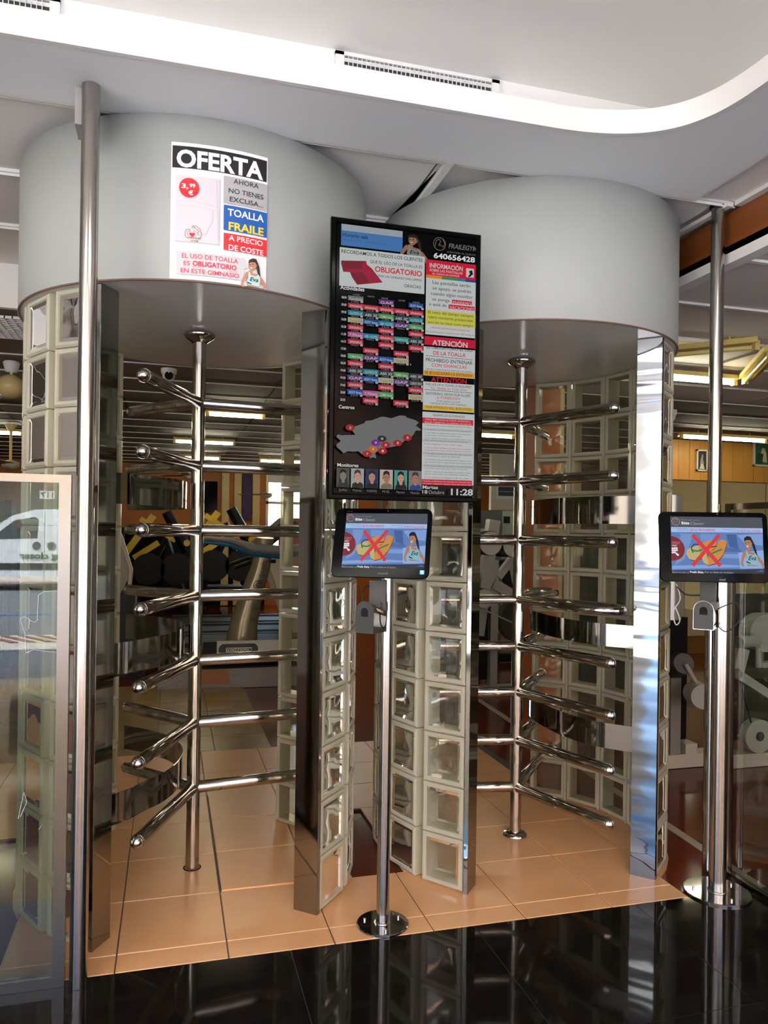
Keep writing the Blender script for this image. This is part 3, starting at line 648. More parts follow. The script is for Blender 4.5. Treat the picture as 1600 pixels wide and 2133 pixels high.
r(B, 948, 240, 1445, 325, S_(206, 150, 44)); tx(B, 'SE BLOQUEARÁ LA ENTRADA', 962, 1425, 277, 28, S_(120, 40, 40), .004); tx(B, 'ATTENTION', 1025, 1370, 352, 46, sR, .02)
r(B, 945, 352, 1443, 660, sW)
tx(B, 'THE USE OF A TOWEL IS REQUIRED', 966, 1420, 388, 22, sB); tx(B, 'TO TRAIN IN THIS GYM', 1015, 1372, 428, 22, sR); D.line([B(960, 432), B(1420, 468)], .8, sB)
tx(B, 'ENTERING WITH FLIP FLOPS', 976, 1408, 480, 26, sB); tx(B, 'IS FORBIDDEN', 1080, 1305, 522, 26, sR); tx(B, "IF YOU DON'T FOLLOW", 1078, 1308, 552, 16, sB); tx(B, 'THE RULES AFTER A 2ND WARNING', 1012, 1365, 572, 16, sB)
r(B, 943, 582, 1440, 658, S_(206, 170, 62)); tx(B, 'YOUR ENTRANCE WILL BE BLOCKED', 958, 1420, 612, 24, S_(60, 40, 30))
r(B, 938, 648, 1437, 1372, sW); tx(B, 'NORMAS DE ACTIVIDADES', 1040, 1352, 692, 22, sB)
r(B, 937, 705, 1433, 788, sR); tx(B, 'POR EL BIEN COMÚN DE TODOS, AYÚDANOS A', 965, 1410, 732, 18, sW); tx(B, 'SEGUIR Y RESPETAR LAS NORMAS SIGUIENTES', 958, 1418, 760, 18, sW)
g1 = S_(150, 152, 154); g2 = S_(172, 174, 176)
rows = [('1. Mantener las normas siempre durante las clases', 785), ('2. Respetar las indicaciones de los monitores', 828), ('3. Las clases se impartirán a partir de 2 alumnos,', 858), ('al principio 15 minutos no hay video', 882), ('4. Por respeto a los alumnos, no se podrá entrar en una', 910), ('clase que lleve más de 10 minutos empezada', 935), ('5. Es obligatorio traer toalla y agua', 968), ('6. En las clases de Pilates se deben llevar calcetines', 1005), ('antideslizantes como medida higiénica preventiva', 1028), ('7. Se deben limpiar las zonas de sudor personal', 1062), ('al terminar las clases de Spinning', 1086), ('8. Al finalizar la clase, se abandonará por cualquier motivo', 1122), ('que la señora de la limpieza haya terminado la sala', 1146), ('9. Se ruega no abandonar la clase si no es estrictamente', 1182), ('necesario, se tendrá que avisar al monitor', 1206), ('10. Por razones de seguridad se prohíbe comer', 1240), ('dentro de la sala con recipientes abiertos', 1262), ('11. La reserva es obligatoria 30 min. antes', 1296)]
for k, (s, y) in enumerate(rows):
    if k in (1, 5, 9, 13): r(B, 936, y - 22, 1432, y + 26, g2)
for k, (s, y) in enumerate(rows): tx(B, s, 960, 960 + min(455, 10 * len(s)), y, 13, S_(150, 60, 60) if k in (6, 7, 8) else S_(70, 70, 74))
r(B, 922, 1308, 1420, 1378, sR); tx(B, 'Tendrán preferencia de entrada los alumnos que', 935, 1408, 1333, 15, sW); tx(B, 'no hayan realizado ninguna clase ese mismo día', 940, 1410, 1357, 15, sW)
tx(A, 'Actividades', 132, 368, 768, 40, S_(206, 206, 206), .02)
for s, x in (('LUNES', 258), ('MARTES', 400), ('MIERCOLES', 535), ('JUEVES', 700), ('VIERNES', 842)): tx(A, s, x, x + 66, 828 + (x - 258) * .13, 16, sG)
cols_ = [(208, 358), (358, 508), (508, 656), (656, 802), (802, 944)]
KC = dict(F=((104, 106, 108), 'Functional'), G=((92, 50, 108), 'GAP'), S=((176, 30, 52), 'SPINNING'), L=((24, 116, 130), "GLUTEOS 30'"), A=((50, 56, 58), "ABS 30'"), Z=((74, 138, 72), 'ZUMBA fitness'), Y=((166, 158, 128), 'Total Fit'), B=((18, 70, 142), 'BODY fitness'), P=((172, 78, 132), 'T.Pilates'), K=((24, 120, 150), 'ABD + GLUTEO'), T=((30, 128, 116), 'TONIFICACIÓN'), C=((44, 48, 46), 'CARDIO BOX'))
grid = ['F.G..', 'SSSSS', '....B', 'LAZAL', 'YBKGZ', 'S.S.S', 'PKSTA', 'S.S.S', '.S.S.', 'ZGBY.', 'S.S..', 'ALAZA', 'GBYGC', 'S.S.S', 'BPZ.Y', '.S.S.']
lev = [830, None, None, 975, 1047, 1118, 1188, 1260, 1332, None]
ys = {0: 830, 1: 902, 2: 830, 3: 974, 4: 1045, 5: 1116, 6: 1187, 7: 1258, 8: 1330, 9: 1400, 10: 1470, 11: 1540, 12: 1611, 13: 1680, 14: 1752, 15: 1824}
for k, row in enumerate(grid):
    for i, ch in enumerate(row):
        if ch == '.': continue
        x0, x1 = cols_[i]; x0 -= k * .9; x1 -= k * .9
        y0 = ys[k] + (x0 - 208) * (.125 - k * .0028); cc, s = KC[ch]
        r(A, x0, y0, x1, y0 + 46 + (x1 - x0) * .1, S_(*cc)); tx(A, s, x0 + 16, x1 - 10, y0 + 42, 26, sW if ch != 'Y' else S_(120, 112, 90), .006)
        tx(A, ('M. NIEVES', 'CHRIS', 'JULIA', 'MANOLO')[(k + i) % 4], x0 + 30, x0 + 105, y0 + 68, 16, sG); D.rect(*A(x0 + 122, y0 + 54), *A(x0 + 146, y0 + 76), S_(160, 160, 160))
for k, s in enumerate(('08:00', '09:00', '09:30', '10:00', '10:30', '11:30', '14:15', '17:00', '18:00', '18:30', '19:00', '19:30', '19:45', '20:00', '20:30')): tx(A, s, 138 - k, 186 - k, 868 + k * 71.5 - (k > 7) * 3, 24, sW, .015)
tx(B, 'Centros', 108, 262, 622, 34, S_(206, 206, 206), .02)
isl = [(85, 900), (100, 875), (130, 885), (270, 880), (235, 830), (265, 800), (360, 765), (370, 745), (430, 740), (520, 705), (560, 705), (620, 720), (700, 692), (760, 695), (770, 712), (850, 735), (890, 760), (860, 790), (900, 820), (915, 838), (860, 840), (830, 890), (760, 930), (700, 985), (620, 1000), (560, 1010), (500, 1030), (465, 1060), (475, 1110), (445, 1100), (405, 1110), (420, 1075), (335, 1070), (300, 1040), (250, 1045), (200, 1040), (155, 1060), (125, 1030), (90, 1000), (85, 975), (130, 940)]
D.poly([B(*p) for p in isl], S_(104, 106, 106))
for x, y, s, cc in ((220, 810, '2', (150, 26, 30)), (530, 918, '8', (30, 32, 36)), (468, 958, '9', (110, 28, 134)), (776, 908, '3', (160, 24, 34)), (682, 960, '5', (160, 24, 34)), (566, 978, '6', (160, 24, 34)), (440, 1020, '4', (186, 100, 28)), (535, 1038, '1', (160, 24, 34)), (385, 1066, '7', (160, 24, 34))):
    D.disc(*B(x, y), 9.5, S_(*cc), rv=6.4); tx(B, s, x - 8, x + 12, y + 10, 22, sW, .02)
tx(B, 'Monitores', 95, 300, 1188, 34, S_(206, 206, 206), .02)
for k, (bgc, hair, skin, shirt, nm) in enumerate((((70, 76, 60), (26, 24, 22), (120, 116, 108), (44, 44, 42), 'Júlia'), ((150, 152, 154), (62, 44, 38), (186, 144, 122), (34, 34, 32), 'M.Jose'), ((24, 46, 80), (32, 26, 24), (170, 128, 104), (16, 18, 22), 'M.NIEVES'), ((172, 160, 146), (24, 20, 18), (158, 112, 86), (112, 100, 86), 'M.Q'), ((60, 140, 134), (14, 12, 14), (182, 140, 118), (14, 14, 16), 'Mamen'), ((112, 112, 112), (60, 46, 40), (162, 112, 92), (40, 56, 120), 'Manolo'))):
    x0 = 88 + k * 140; y0 = 1200 + k * 6; q = lambda x, y: B(x0 + x, y0 + y)
    D.rect(*q(0, 0), *q(124, 192), S_(*bgc)); D.poly([q(*p) for p in ((30, 70), (35, 25), (62, 10), (92, 25), (98, 90), (104, 150 if k in (0, 4) else 90), (24, 150 if k in (0, 4) else 90))], S_(*hair))
    D.poly([q(*p) for p in ((5, 190), (14, 150), (48, 132), (80, 132), (114, 150), (122, 190))], S_(*shirt)); D.poly([q(*p) for p in ((50, 110), (78, 110), (80, 140), (64, 150), (48, 140))], S_(*skin))
    D.disc(*q(63, 80), 6.6, S_(*skin), rv=9.5); D.poly([q(*p) for p in ((30, 62), (40, 24), (64, 16), (90, 28), (96, 62), (64, 40))], S_(*hair))
    for e in (52, 76): D.disc(*q(e, 76), .9, S_(30, 24, 24), n=8)
    D.rect(*q(54, 100), *q(74, 104), S_(150, 70, 66)); tx(B, nm, x0 + 30 - 2 * len(nm), x0 + 78 + 4 * len(nm), 1425 + k * 6, 22, sG)
tx(B, 'Martes', 922, 1072, 1405, 34, sW, .02); tx(B, '18', 920, 970, 1452, 36, sW, .012); tx(B, 'Octubre', 980, 1132, 1455, 36, S_(150, 152, 152)); tx(B, '11:28', 1198, 1412, 1465, 62, S_(186, 188, 188), .03)
D.poly([B(800, 185), B(812, 205), B(805, 203), B(804, 210)], sW)
o = D.mb.build('screen_picture'); o.parent = tv; o.location = -tv.location

# ================================================================== access kiosks
import numpy as np
def homog(src, dst):
    A_, b_ = [], []
    for (x, y), (u, v) in zip(src, dst): A_ += [[x, y, 1, 0, 0, 0, -u * x, -u * y], [0, 0, 0, x, y, 1, -v * x, -v * y]]; b_ += [u, v]
    h = np.linalg.solve(np.array(A_, float), np.array(b_, float)); return lambda x, y: ((h[0] * x + h[1] * y + h[2]) / (h[6] * x + h[7] * y + 1), (h[3] * x + h[4] * y + h[5]) / (h[6] * x + h[7] * y + 1))
def kiosk(label, base, mc, yaw, tilt, W, H, pr_, readoff, groundz=0.001):
    t = thing('access_kiosk', label, 'kiosk', (base[0], base[1], 0), 0, 'fingerprint access kiosks on steel poles'); L0 = -t.location
    def put(o): o.location = L0; return o
    bx, by = base; dr = .0915 if mc[0] < 1 else .124
    g = MB(); g.lathe((bx, by, groundz), [(dr, 0), (dr, .005), (dr - .0035, .0075), (.001, .0075)], MIRS, 48, smooth=False, caps=(False, False)); bp = put(g.build('base_plate', t))
    for a in (160, 20, -90):
        g = MB(); p = polar(base, dr * .7, a + math.degrees(-yaw) * -.2); g.tube([(p.x, p.y, groundz + .007), (p.x, p.y, groundz + .015)], .006, mat('bolt_steel', (230, 230, 226), .25, 1), 6); g.build('bolt', bp)
    g = MB(); ztop = mc[2] - .02; g.tube([(bx, by, groundz + .007), (bx, by, ztop)], pr_, STEEL, 32); g.lathe((bx, by, groundz + .007), [(pr_ + .004, 0), (pr_ + .003, .004), (pr_, .005)], STEEL, 28, caps=(False, False)); put(g.build('pole', t))
    cyw, syw = math.cos(yaw), math.sin(yaw)
    ex = Vector((cyw, syw, 0)); up = Vector((-syw * math.sin(tilt), cyw * math.sin(tilt), math.cos(tilt))); nn = ex.cross(up); C0 = Vector(mc)
    # monitor body: rounded slab
    rad = .022; th = .038
    def rr(w_, h_, r_, off):
        pts = []
        for sx, sy, a0 in ((1, -1, -90), (1, 1, 0), (-1, 1, 90), (-1, -1, 180)):
            for k in range(6):
                a = math.radians(a0 + 18 * k); pts.append(C0 + ex * (sx * (w_ / 2 - r_) + math.cos(a) * r_) + up * (sy * (h_ / 2 - r_) + math.sin(a) * r_) + nn * off)
        return pts
    g = MB(); g.rings([rr(W - .05, H - .05, rad, -th), rr(W - .006, H - .006, rad, -.016), rr(W, H, rad, -.006), rr(W, H, rad, -.002), rr(W - .004, H - .004, rad - .002, 0)], GLOSSBLK, smooth=False)
    mon = put(g.build('monitor', t, label='black touch monitor with rounded corners'))
    tl = C0 - ex * W / 2 + up * H / 2
    S = Plane(C0, ex, up); sx0, sx1, sy1, sy0 = -W / 2 + .036 * W / .334, W / 2 - .016 * W / .334, H / 2 - .018, -H / 2 + .034
    hm = homog([(248, 172), (1395, 180), (1303, 937), (165, 848)], [(sx0, sy1), (sx1, sy1), (sx1, sy0), (sx0, sy0)])
    S.inv = lambda u, v: hm(u, v)
    K_ = Print(S, .0004, .00003); es = .145
    I = lambda r_, g_, b_: ink(r_, g_, b_, es)
    K_.rect(248, 172, 1303, 937, I(44, 48, 60)); K_.poly([(248, 172), (1395, 180), (1382, 322), (238, 298)], I(72, 76, 84))
    K_.poly([(238, 300), (1380, 325), (1300, 872), (168, 822)], I(84, 116, 170))
    K_.poly([(238, 300), (1380, 325), (1372, 385), (230, 362)], I(150, 176, 216))
    for pts, cc in ((((330, 380), (480, 390), (420, 520), (330, 700), (200, 770), (250, 690), (310, 520)), (106, 136, 184)), (((560, 390), (760, 395), (700, 470), (560, 480)), (104, 134, 184)), (((880, 400), (1010, 405), (1010, 600), (900, 560)), (62, 88, 140)), (((1020, 410), (1370, 400), (1340, 560), (1100, 520)), (116, 146, 196)), (((780, 650), (1050, 660), (1040, 720), (760, 700)), (112, 142, 194)), (((180, 770), (720, 780), (1010, 810), (1000, 830), (170, 810)), (120, 150, 200)), (((1000, 640), (1340, 620), (1310, 860), (990, 850)), (130, 160, 206)), (((830, 560), (1040, 600), (1030, 640), (820, 620)), (70, 98, 150))): K_.poly(pts, I(*cc))
    def disc(u, v, r_, M, n=28, clip=None):
        pts = [(max(u + math.cos(2 * PI * k / n) * r_, clip(v + math.sin(2 * PI * k / n) * r_) if clip else -9e9), v + math.sin(2 * PI * k / n) * r_) for k in range(n)]; K_.poly(pts, M)
    disc(205, 560, 150, I(118, 36, 44), clip=lambda v: 238 - (v - 300) * .132)
    K_.text('PONER UN', 222, 308, 490, 12, I(200, 150, 150)); K_.text('PUNTO DE', 218, 300, 508, 12, I(200, 150, 150)); K_.text('ROJO', 215, 270, 535, 18, I(220, 200, 200), .02)
    for i in range(3):
        for j in range(3):
            if (i, j) != (2, 2): K_.rect(207 + 23 * i - 3 * j, 550 + 25 * j, 226 + 23 * i - 3 * j, 571 + 25 * j, I(214, 214, 220))
    K_.poly([(240, 620), (252, 612), (262, 628), (278, 634), (272, 652), (252, 652)], I(220, 220, 226))
    K_.text('SOLO SANDALIAS DESCALZO', 258, 442, 322, 10, I(60, 66, 90)); K_.text('EN ESTE GIMNASIO', 310, 442, 345, 10, I(60, 66, 90)); K_.text('ESTA PROHIBIDO', 450, 745, 352, 30, I(196, 66, 84), .01, .15)
    K_.text('TRAINING WITH FLIP FLOPS', 850, 1020, 340, 10, I(60, 66, 90)); K_.text('IN THE GYM', 935, 1018, 365, 10, I(60, 66, 90)); K_.text('IS NOT ALLOWED', 1028, 1340, 372, 30, I(196, 66, 84), .01, .15)
    # a pair of flip-flops crossed out in red
    for q, toe, st in (([(362, 640), (372, 590), (430, 550), (520, 535), (590, 490), (650, 470), (700, 475), (745, 500), (735, 545), (690, 590), (600, 640), (520, 700), (440, 715), (385, 700)], (440, 625), ((430, 560), (470, 518), (575, 522), (560, 585))),
                       ([(535, 700), (545, 650), (600, 620), (690, 600), (750, 530), (770, 480), (810, 468), (855, 475), (872, 505), (850, 560), (800, 660), (740, 720), (680, 770), (600, 785), (550, 760)], (610, 690), ((605, 610), (660, 560), (740, 550), (800, 590)))):
        K_.poly([(x + 3, y + 10) for x, y in q], I(120, 26, 40)); K_.poly(q, I(190, 126, 64)); xm = (min(x for x, y in q) + max(x for x, y in q)) / 2 - 30
        K_.poly([(x, y) for x, y in q if x < xm], I(176, 160, 108))
        K_.line([toe, st[0], st[1], st[2]], 12, I(50, 34, 34)); K_.line([(toe[0], toe[1] - 30), (st[3][0] - 60, st[3][1] + 20), st[3]], 20, I(24, 120, 84)); K_.line([toe, (toe[0] + 4, toe[1] - 45)], 12, I(40, 116, 80))
    K_.line([(470, 400), (745, 800)], 46, I(196, 52, 58)); K_.line([(795, 405), (412, 780)], 46, I(196, 52, 58))
    woman(K_, lambda x, y: (1000 + x * .95, 430 + y * 1.08), top=(150, 206, 222), dim=.82, scr=es)
    # badge, titles, status line
    q = [(300 + math.cos(a / 24 * 2 * PI) * 44, 235 + math.sin(a / 24 * 2 * PI) * 44) for a in range(24)]; K_.line(q + [q[0]], 5, I(160, 156, 156)); K_.line([(275, 250), (285, 215), (315, 205), (322, 235), (300, 250)], 5, I(170, 120, 110)); K_.poly([(300, 258), (280, 240), (300, 232), (318, 240)], I(166, 60, 60))
    K_.text('Punto de acceso', 368, 585, 222, 18, I(136, 138, 146)); K_.text('Ibiza', 360, 452, 268, 34, I(216, 218, 222), .03, .1); K_.text('Classic', 462, 625, 274, 34, I(160, 162, 168), .0, .1)
    K_.text('Bienvenido al', 168, 355, 858, 26, I(150, 152, 160)); K_.text('Fraile Ibiza.', 366, 530, 868, 26, I(220, 222, 226), .02, .1); K_.text('Pon tu dedo en el lector.', 540, 900, 880, 26, I(160, 162, 170))
    K_.text('11:28', 1172, 1228, 905, 20, I(110, 112, 124)); K_.rect(1238, 885, 1258, 910, I(90, 90, 160)); K_.rect(1265, 888, 1285, 912, I(110, 90, 140))
    K_.mb.build('screen_picture', mon)
    K2 = Print(S, .0006, .00003)
    dxp = 0 if mc[0] < 1 else 20
    if mc[0] < 1: K2.text('POSLINE', 632, 772, 968, 26, mat('logo_grey', (96, 98, 102), .3), .0, .2); K2.rect(1235, 950, 1295, 1012, ink(40, 110, 180, .6)); K2.poly([(1245, 965), (1265, 958), (1285, 970), (1280, 995), (1258, 1000)], ink(200, 220, 235, .6))
    else: K2.text('msi', 700, 775, 985, 30, mat('logo_grey', (96, 98, 102), .3), .03, .3)
    K2.poly([(812 + math.cos(k / 12 * 2 * PI) * 9, 140 + math.sin(k / 12 * 2 * PI) * 9) for k in range(12)], mat('lens_grey', (70, 74, 78), .2))
    if mc[0] < 1: K2.text('POSLINE', 255, 330, 152, 8, mat('logo_grey', (96, 98, 102), .3))
    K2.mb.build('bezel_marks', mon)
    # bracket from monitor back to pole and flat plate below the monitor
    g = MB(); bc = C0 - up * (H / 2 - .03) - nn * .03; g.beam(bc, (bx, by, bc.z), .05, .04, BRUSH); g.beam(C0 - nn * .03, (bx, by, C0.z - .03), .05, .06, BLK); put(g.build('monitor_bracket', t))
    DBR = mat('bracket_dark', (62, 63, 64), .5, .3); ex2 = Vector((math.cos(-.8), math.sin(-.8), 0)); n2 = Vector((math.sin(-.8), -math.cos(-.8), 0)); rc = Vector((readoff[0], readoff[1], readoff[2]))
    g = MB(); pc = rc - n2 * .075 + ex2 * .005 + Vector((0, 0, .07)); g.obox(pc, Vector((.9, -.35, 0)) * .030, Vector((-.35, -.9, 0)) * .002, (0, 0, .05), DBR); g.beam(pc - Vector((0, 0, .04)), (bx, by, pc.z - .04), .03, .03, BRUSH); put(g.build('reader_bracket', t))
    # fingerprint reader: steel hood, dark front with a finger hole
    g = MB(); hw, hh = .036, .054
    def arch(s, off):
        pts = [rc + ex2 * (-hw * s) - Vector((0, 0, hh * s)) - n2 * off, rc + ex2 * (hw * s) - Vector((0, 0, hh * s)) - n2 * off]
        for k in range(13):
            a = PI * k / 12; pts.append(rc + ex2 * (math.cos(a) * hw * s) + Vector((0, 0, (hh - hw) + math.sin(a) * hw * s - off * .25)) - n2 * off)
        return pts
    g.rings([arch(1, 0), arch(1, .085)], MIRS, smooth=False); rd = put(g.build('reader', t, label='steel hooded fingerprint reader'))
    g = MB(); g.rings([arch(.97, -.0012), arch(.97, -.0002)], mat('reader_face', (58, 59, 60), .5, .2), smooth=False); g.build('reader_face', rd)
    g = MB(); hc = rc + Vector((0, 0, .018)) + n2 * .0018; vs = [hc + ex2 * -.014 - Vector((0, 0, .016)), hc + ex2 * .014 - Vector((0, 0, .016))] + [hc + ex2 * (math.cos(PI * k / 10) * .014) + Vector((0, 0, math.sin(PI * k / 10) * .014)) for k in range(11)]
    g.add(vs, [tuple(range(len(vs)))], mat('hole_black', (3, 3, 3), .9)); g.build('finger_hole', rd)
    # cables
    g = MB(); q0 = pc + n2 * .0; CB = mat('black_cable', (12, 12, 12), .5)
    def cable(pts, rr_, M): 
        P = [Vector(p) for p in pts]; f = []
        for i in range(len(P) - 1):
            a, b, c_, d = P[max(i - 1, 0)], P[i], P[i + 1], P[min(i + 2, len(P) - 1)]
            for k in range(6): u = k / 6; f.append(.5 * (2 * b + (c_ - a) * u + (2 * a - 5 * b + 4 * c_ - d) * u * u + (3 * b - a - 3 * c_ + d) * u ** 3))
        f.append(P[-1]); g.tube(f, rr_, M, 8)
    if mc[0] < 1:
        cable([pc + ex2 * -.03 + Vector((0, 0, .03)), pc + ex2 * -.055 + Vector((0, 0, .02)), pc + ex2 * -.06 - Vector((0, 0, .03)), pc + ex2 * -.04 - Vector((0, 0, .05))], .0022, CB)
        cable([pc + ex2 * .036 + Vector((0, 0, .0)) + n2 * .004, pc + ex2 * .044 - Vector((0, 0, .05)) + n2 * .012, pc + ex2 * .04 - Vector((0, 0, .1)) + n2 * .012, pc + ex2 * .02 - Vector((0, 0, .115)) + n2 * .004], .0022, CB)
    else:
        cable([pc + ex2 * .036 + n2 * .005 - Vector((0, 0, .05)), pc + ex2 * .07 + Vector((0, 0, -.03)) + n2 * .03, pc + ex2 * .105 + Vector((0, 0, -.022)) + n2 * .03, pc + ex2 * .115 - Vector((0, 0, .08)) + n2 * .03, pc + ex2 * .07 - Vector((0, 0, .13)) + n2 * .03, pc + ex2 * .03 - Vector((0, 0, .105)) + n2 * .01], .002, CB)
        cable([pc - ex2 * .02 + Vector((0, 0, .0)), pc - ex2 * .08 - Vector((0, 0, .0)), pc - ex2 * .115 + Vector((0, 0, .03))], .003, CB)
        WC = mat('white_cable', (206, 204, 196), .5)
        cable([pc - ex2 * .115 + Vector((0, 0, .04)), pc - ex2 * .10 - Vector((0, 0, .02)), pc - ex2 * .125 - Vector((0, 0, .07)), pc - ex2 * .115 - Vector((0, 0, .12)), pc - ex2 * .10 - Vector((0, 0, .10)), pc - ex2 * .118 - Vector((0, 0, .05))], .0024, WC)
    put(g.build('cable', t))
    return t
kiosk('slim steel access kiosk standing between the two turnstiles, below the hanging screen', (.737, 2.585), (.688, 2.493, 1.337), -.477, .296, .334, .243, .0225, (.635, 2.50, 1.086))
kiosk('access kiosk on a steel pole at the right edge, with trailing white and black cables', (2.055, 2.505), (1.945, 2.415, 1.335), -.34, .15, .395, .262, .032, (1.932, 2.45, 1.078))

# ================================================================== things in the gym
def AT(u, v, y): d = ray(u, v); return CP + d * (y / d.y)
def AZ(u, v, z): d = ray(u, v); return CP + d * ((z - CAMH) / d.z)
TUBE = mat('lit_tube', (255, 255, 240), .4, emit=(255, 250, 222), es=6.)
HOUS = mat('fixture_enamel', (216, 192, 116), .4)
def tube_light(x0, y0, x1, y1, z, label, on=True, grp='fluorescent tubes under the gym ceiling'):
    c = ((x0 + x1) / 2, (y0 + y1) / 2, z); t = thing('tube_light', label, 'lamp', c, 0, grp); d = Vector((x1 - x0, y1 - y0, 0)) / 2
    n = Vector((-d.y, d.x, 0)).normalized()
    g = MB(); g.beam(-d, d, .07, .03, HOUS); g.prism([-d + n * .035 - Vector((0, 0, .014)), -d + n * .06 - Vector((0, 0, .03)), -d + n * .055 - Vector((0, 0, .03)), -d + n * .03 - Vector((0, 0, .014))], d * 2, HOUS); g.build('housing', t)
    g = MB(); u = d.normalized() * .03; g.tube([-d + u - Vector((0, 0, .036)), d - u - Vector((0, 0, .036))], .014, TUBE if on else mat('unlit_tube', (232, 214, 140), .3), 12); g.build('tube', t)
    for s in (-1, 1):
        g = MB(); g.beam(d * s * .97 - Vector((0, 0, .055)), d * s * .97, .03, .03, HOUS); g.build('end_holder', t)
        g = MB(); g.tube([d * s * .6, d * s * .6 + Vector((0, 0, 2.5 - z))], .006, HOUS, 8); g.build('hanger', t)
L_ = [(.31, 7.2, .84, 7.22, 'bright tube light nearest the rotor post, first row seen through the left drum'), (.03, 9.62, .76, 9.62, 'tube light in the second row seen through the left drum'), (-.02, 11.8, .72, 11.74, 'tube light in the third row, farthest in the left drum opening'),
      (-2.5, 9.5, -1.62, 9.54, 'tube light by the ceiling fan at the left edge'), (-2.5, 7.6, -1.5, 7.6, 'tube light above the left glass barrier beyond the block wall'), (2.80, 4.42, 3.72, 4.42, 'bright tube light right of the right canopy, left of the tall pole'),
      (5.2, 7.0, 6.3, 7.0, 'tube light in front of the orange picture wall'), (3.0, 7.7, 3.6, 7.7, 'tube light glimpsed between display and right rotor post'), (1.4, 9.7, 2.1, 9.7, 'added fill tube light behind the right end of the left drum'), (1.3, 11.8, 2.1, 11.8, 'added far fill tube light beside the bright back window'),  # tubes labelled added are extra ones put in to light the gym
      (6.9, 5.2, 7.9, 5.2, 'added fill tube light beyond the right edge pole'), (2.6, 11.0, 3.5, 11.0, 'added fill tube light over the far treadmills'), (5.0, 11.0, 6.0, 11.0, 'added fill tube light at the far right end of the gym')]
for x0, y0, x1, y1, lb in L_: tube_light(x0, y0, x1, y1, 2.46, lb)
tube_light(3.74, 4.36, 3.30, 3.64, 2.46, 'yellowed slanting ceiling batten right of the tall pole', False)
tube_light(2.62, 4.05, 3.12, 3.54, 2.462, 'yellowed ceiling batten behind the tall right pole', False)
tube_light(6.4, 7.0, 7.1, 6.3, 2.46, 'slanting batten joining the lamp by the picture wall', False)
def dome(x, y, z, s, lb):
    t = thing('dome_camera', lb, 'camera', (x, y, z), 0, 'dome cameras on the gym ceiling')
    g = MB(); g.lathe((0, 0, 0), [(.052 * s, 0), (.052 * s, -.02 * s), (.047 * s, -.035 * s)], WHITE, 24); g.build('base', t)
    g = MB(); g.ball((0, 0, -.043 * s), .042 * s, WHITE, 12); g.build('housing', t)
    d = (Vector((0, 0, 1.3)) - Vector((x, y, z))).normalized(); g = MB(); c = Vector((0, 0, -.043 * s)); g.tube([c + d * .02 * s, c + d * .044 * s], .028 * s, mat('lens_black', (4, 4, 5), .4, spec=.1), 20); g.build('lens', t)
dome(-.02, 5.62, 2.497, 1.05, 'white dome camera seen through the left drum opening'); dome(4.30, 5.95, 2.497, 1.3, 'white dome camera right of the right block wall')
t = thing('downlight', 'small round recessed lamp in the gym ceiling right of the left rotor post', 'lamp', (.27, 5.1, 2.497)); g = MB(); g.lathe((0, 0, 0), [(.05, 0), (.05, -.004), (.036, -.004), (.036, 0)], WHITE, 24, caps=(False, False)); g.build('trim_ring', t)
g = MB(); g.lathe((0, 0, -.001), [(.036, 0), (.001, 0)], mat('downlight_lit', (255, 255, 250), .4, emit=(255, 255, 245), es=8), 20, False, (False, False)); g.build('bulb', t)
p = AZ(24, 752, 2.5); t = thing('globe_lamp', 'cream globe ceiling lamp with white cap at the left edge', 'lamp', (p.x, p.y, 2.497)); g = MB(); g.lathe((0, 0, 0), [(.045, 0), (.055, -.01), (.04, -.07), (.008, -.07), (.008, -.095)], WHITE, 24); g.build('cap', t)
g = MB(); g.ball((0, 0, -.17), .095, mat('globe_glass', (206, 186, 130), .25), 16, .85); g.build('globe', t)
def fan(x, y, z, lb, r=.5):
    t = thing('ceiling_fan', lb, 'fan', (x, y, z), 0, 'ceiling fans in the gym'); g = MB(); g.tube([(0, 0, .0), (0, 0, 2.497 - z)], .015, CREAM, 10); g.lathe((0, 0, 2.47 - z), [(.02, -.06), (.06, .0), (.06, .02)], CREAM, 16); g.build('stem', t)
    g = MB(); g.lathe((0, 0, 0), [(.02, .04), (.09, .02), (.09, -.03), (.05, -.06), (.01, -.06)], mat('fan_motor', (190, 180, 150), .4), 20); g.build('motor', t)
    for k in range(3): a = 2.1 * k + .3; d = Vector((math.cos(a), math.sin(a), 0)); n = Vector((-d.y, d.x, .1)); g = MB(); g.obox(d * (r / 2 + .06), d * r / 2, n * .06, (0, 0, .003), mat('fan_blade', (120, 104, 80), .5)); g.build('blade', t)
p = AT(22, 966, 9.2); fan(p.x, p.y, p.z, 'cream ceiling fan just above the left glass panel'); p = AT(394, 990, 12.6); fan(p.x, p.y, p.z, 'small far ceiling fan left of the left rotor post'); p = AT(556, 1030, 12.9); fan(p.x, p.y, p.z, 'pale ceiling fan before the bright far window')

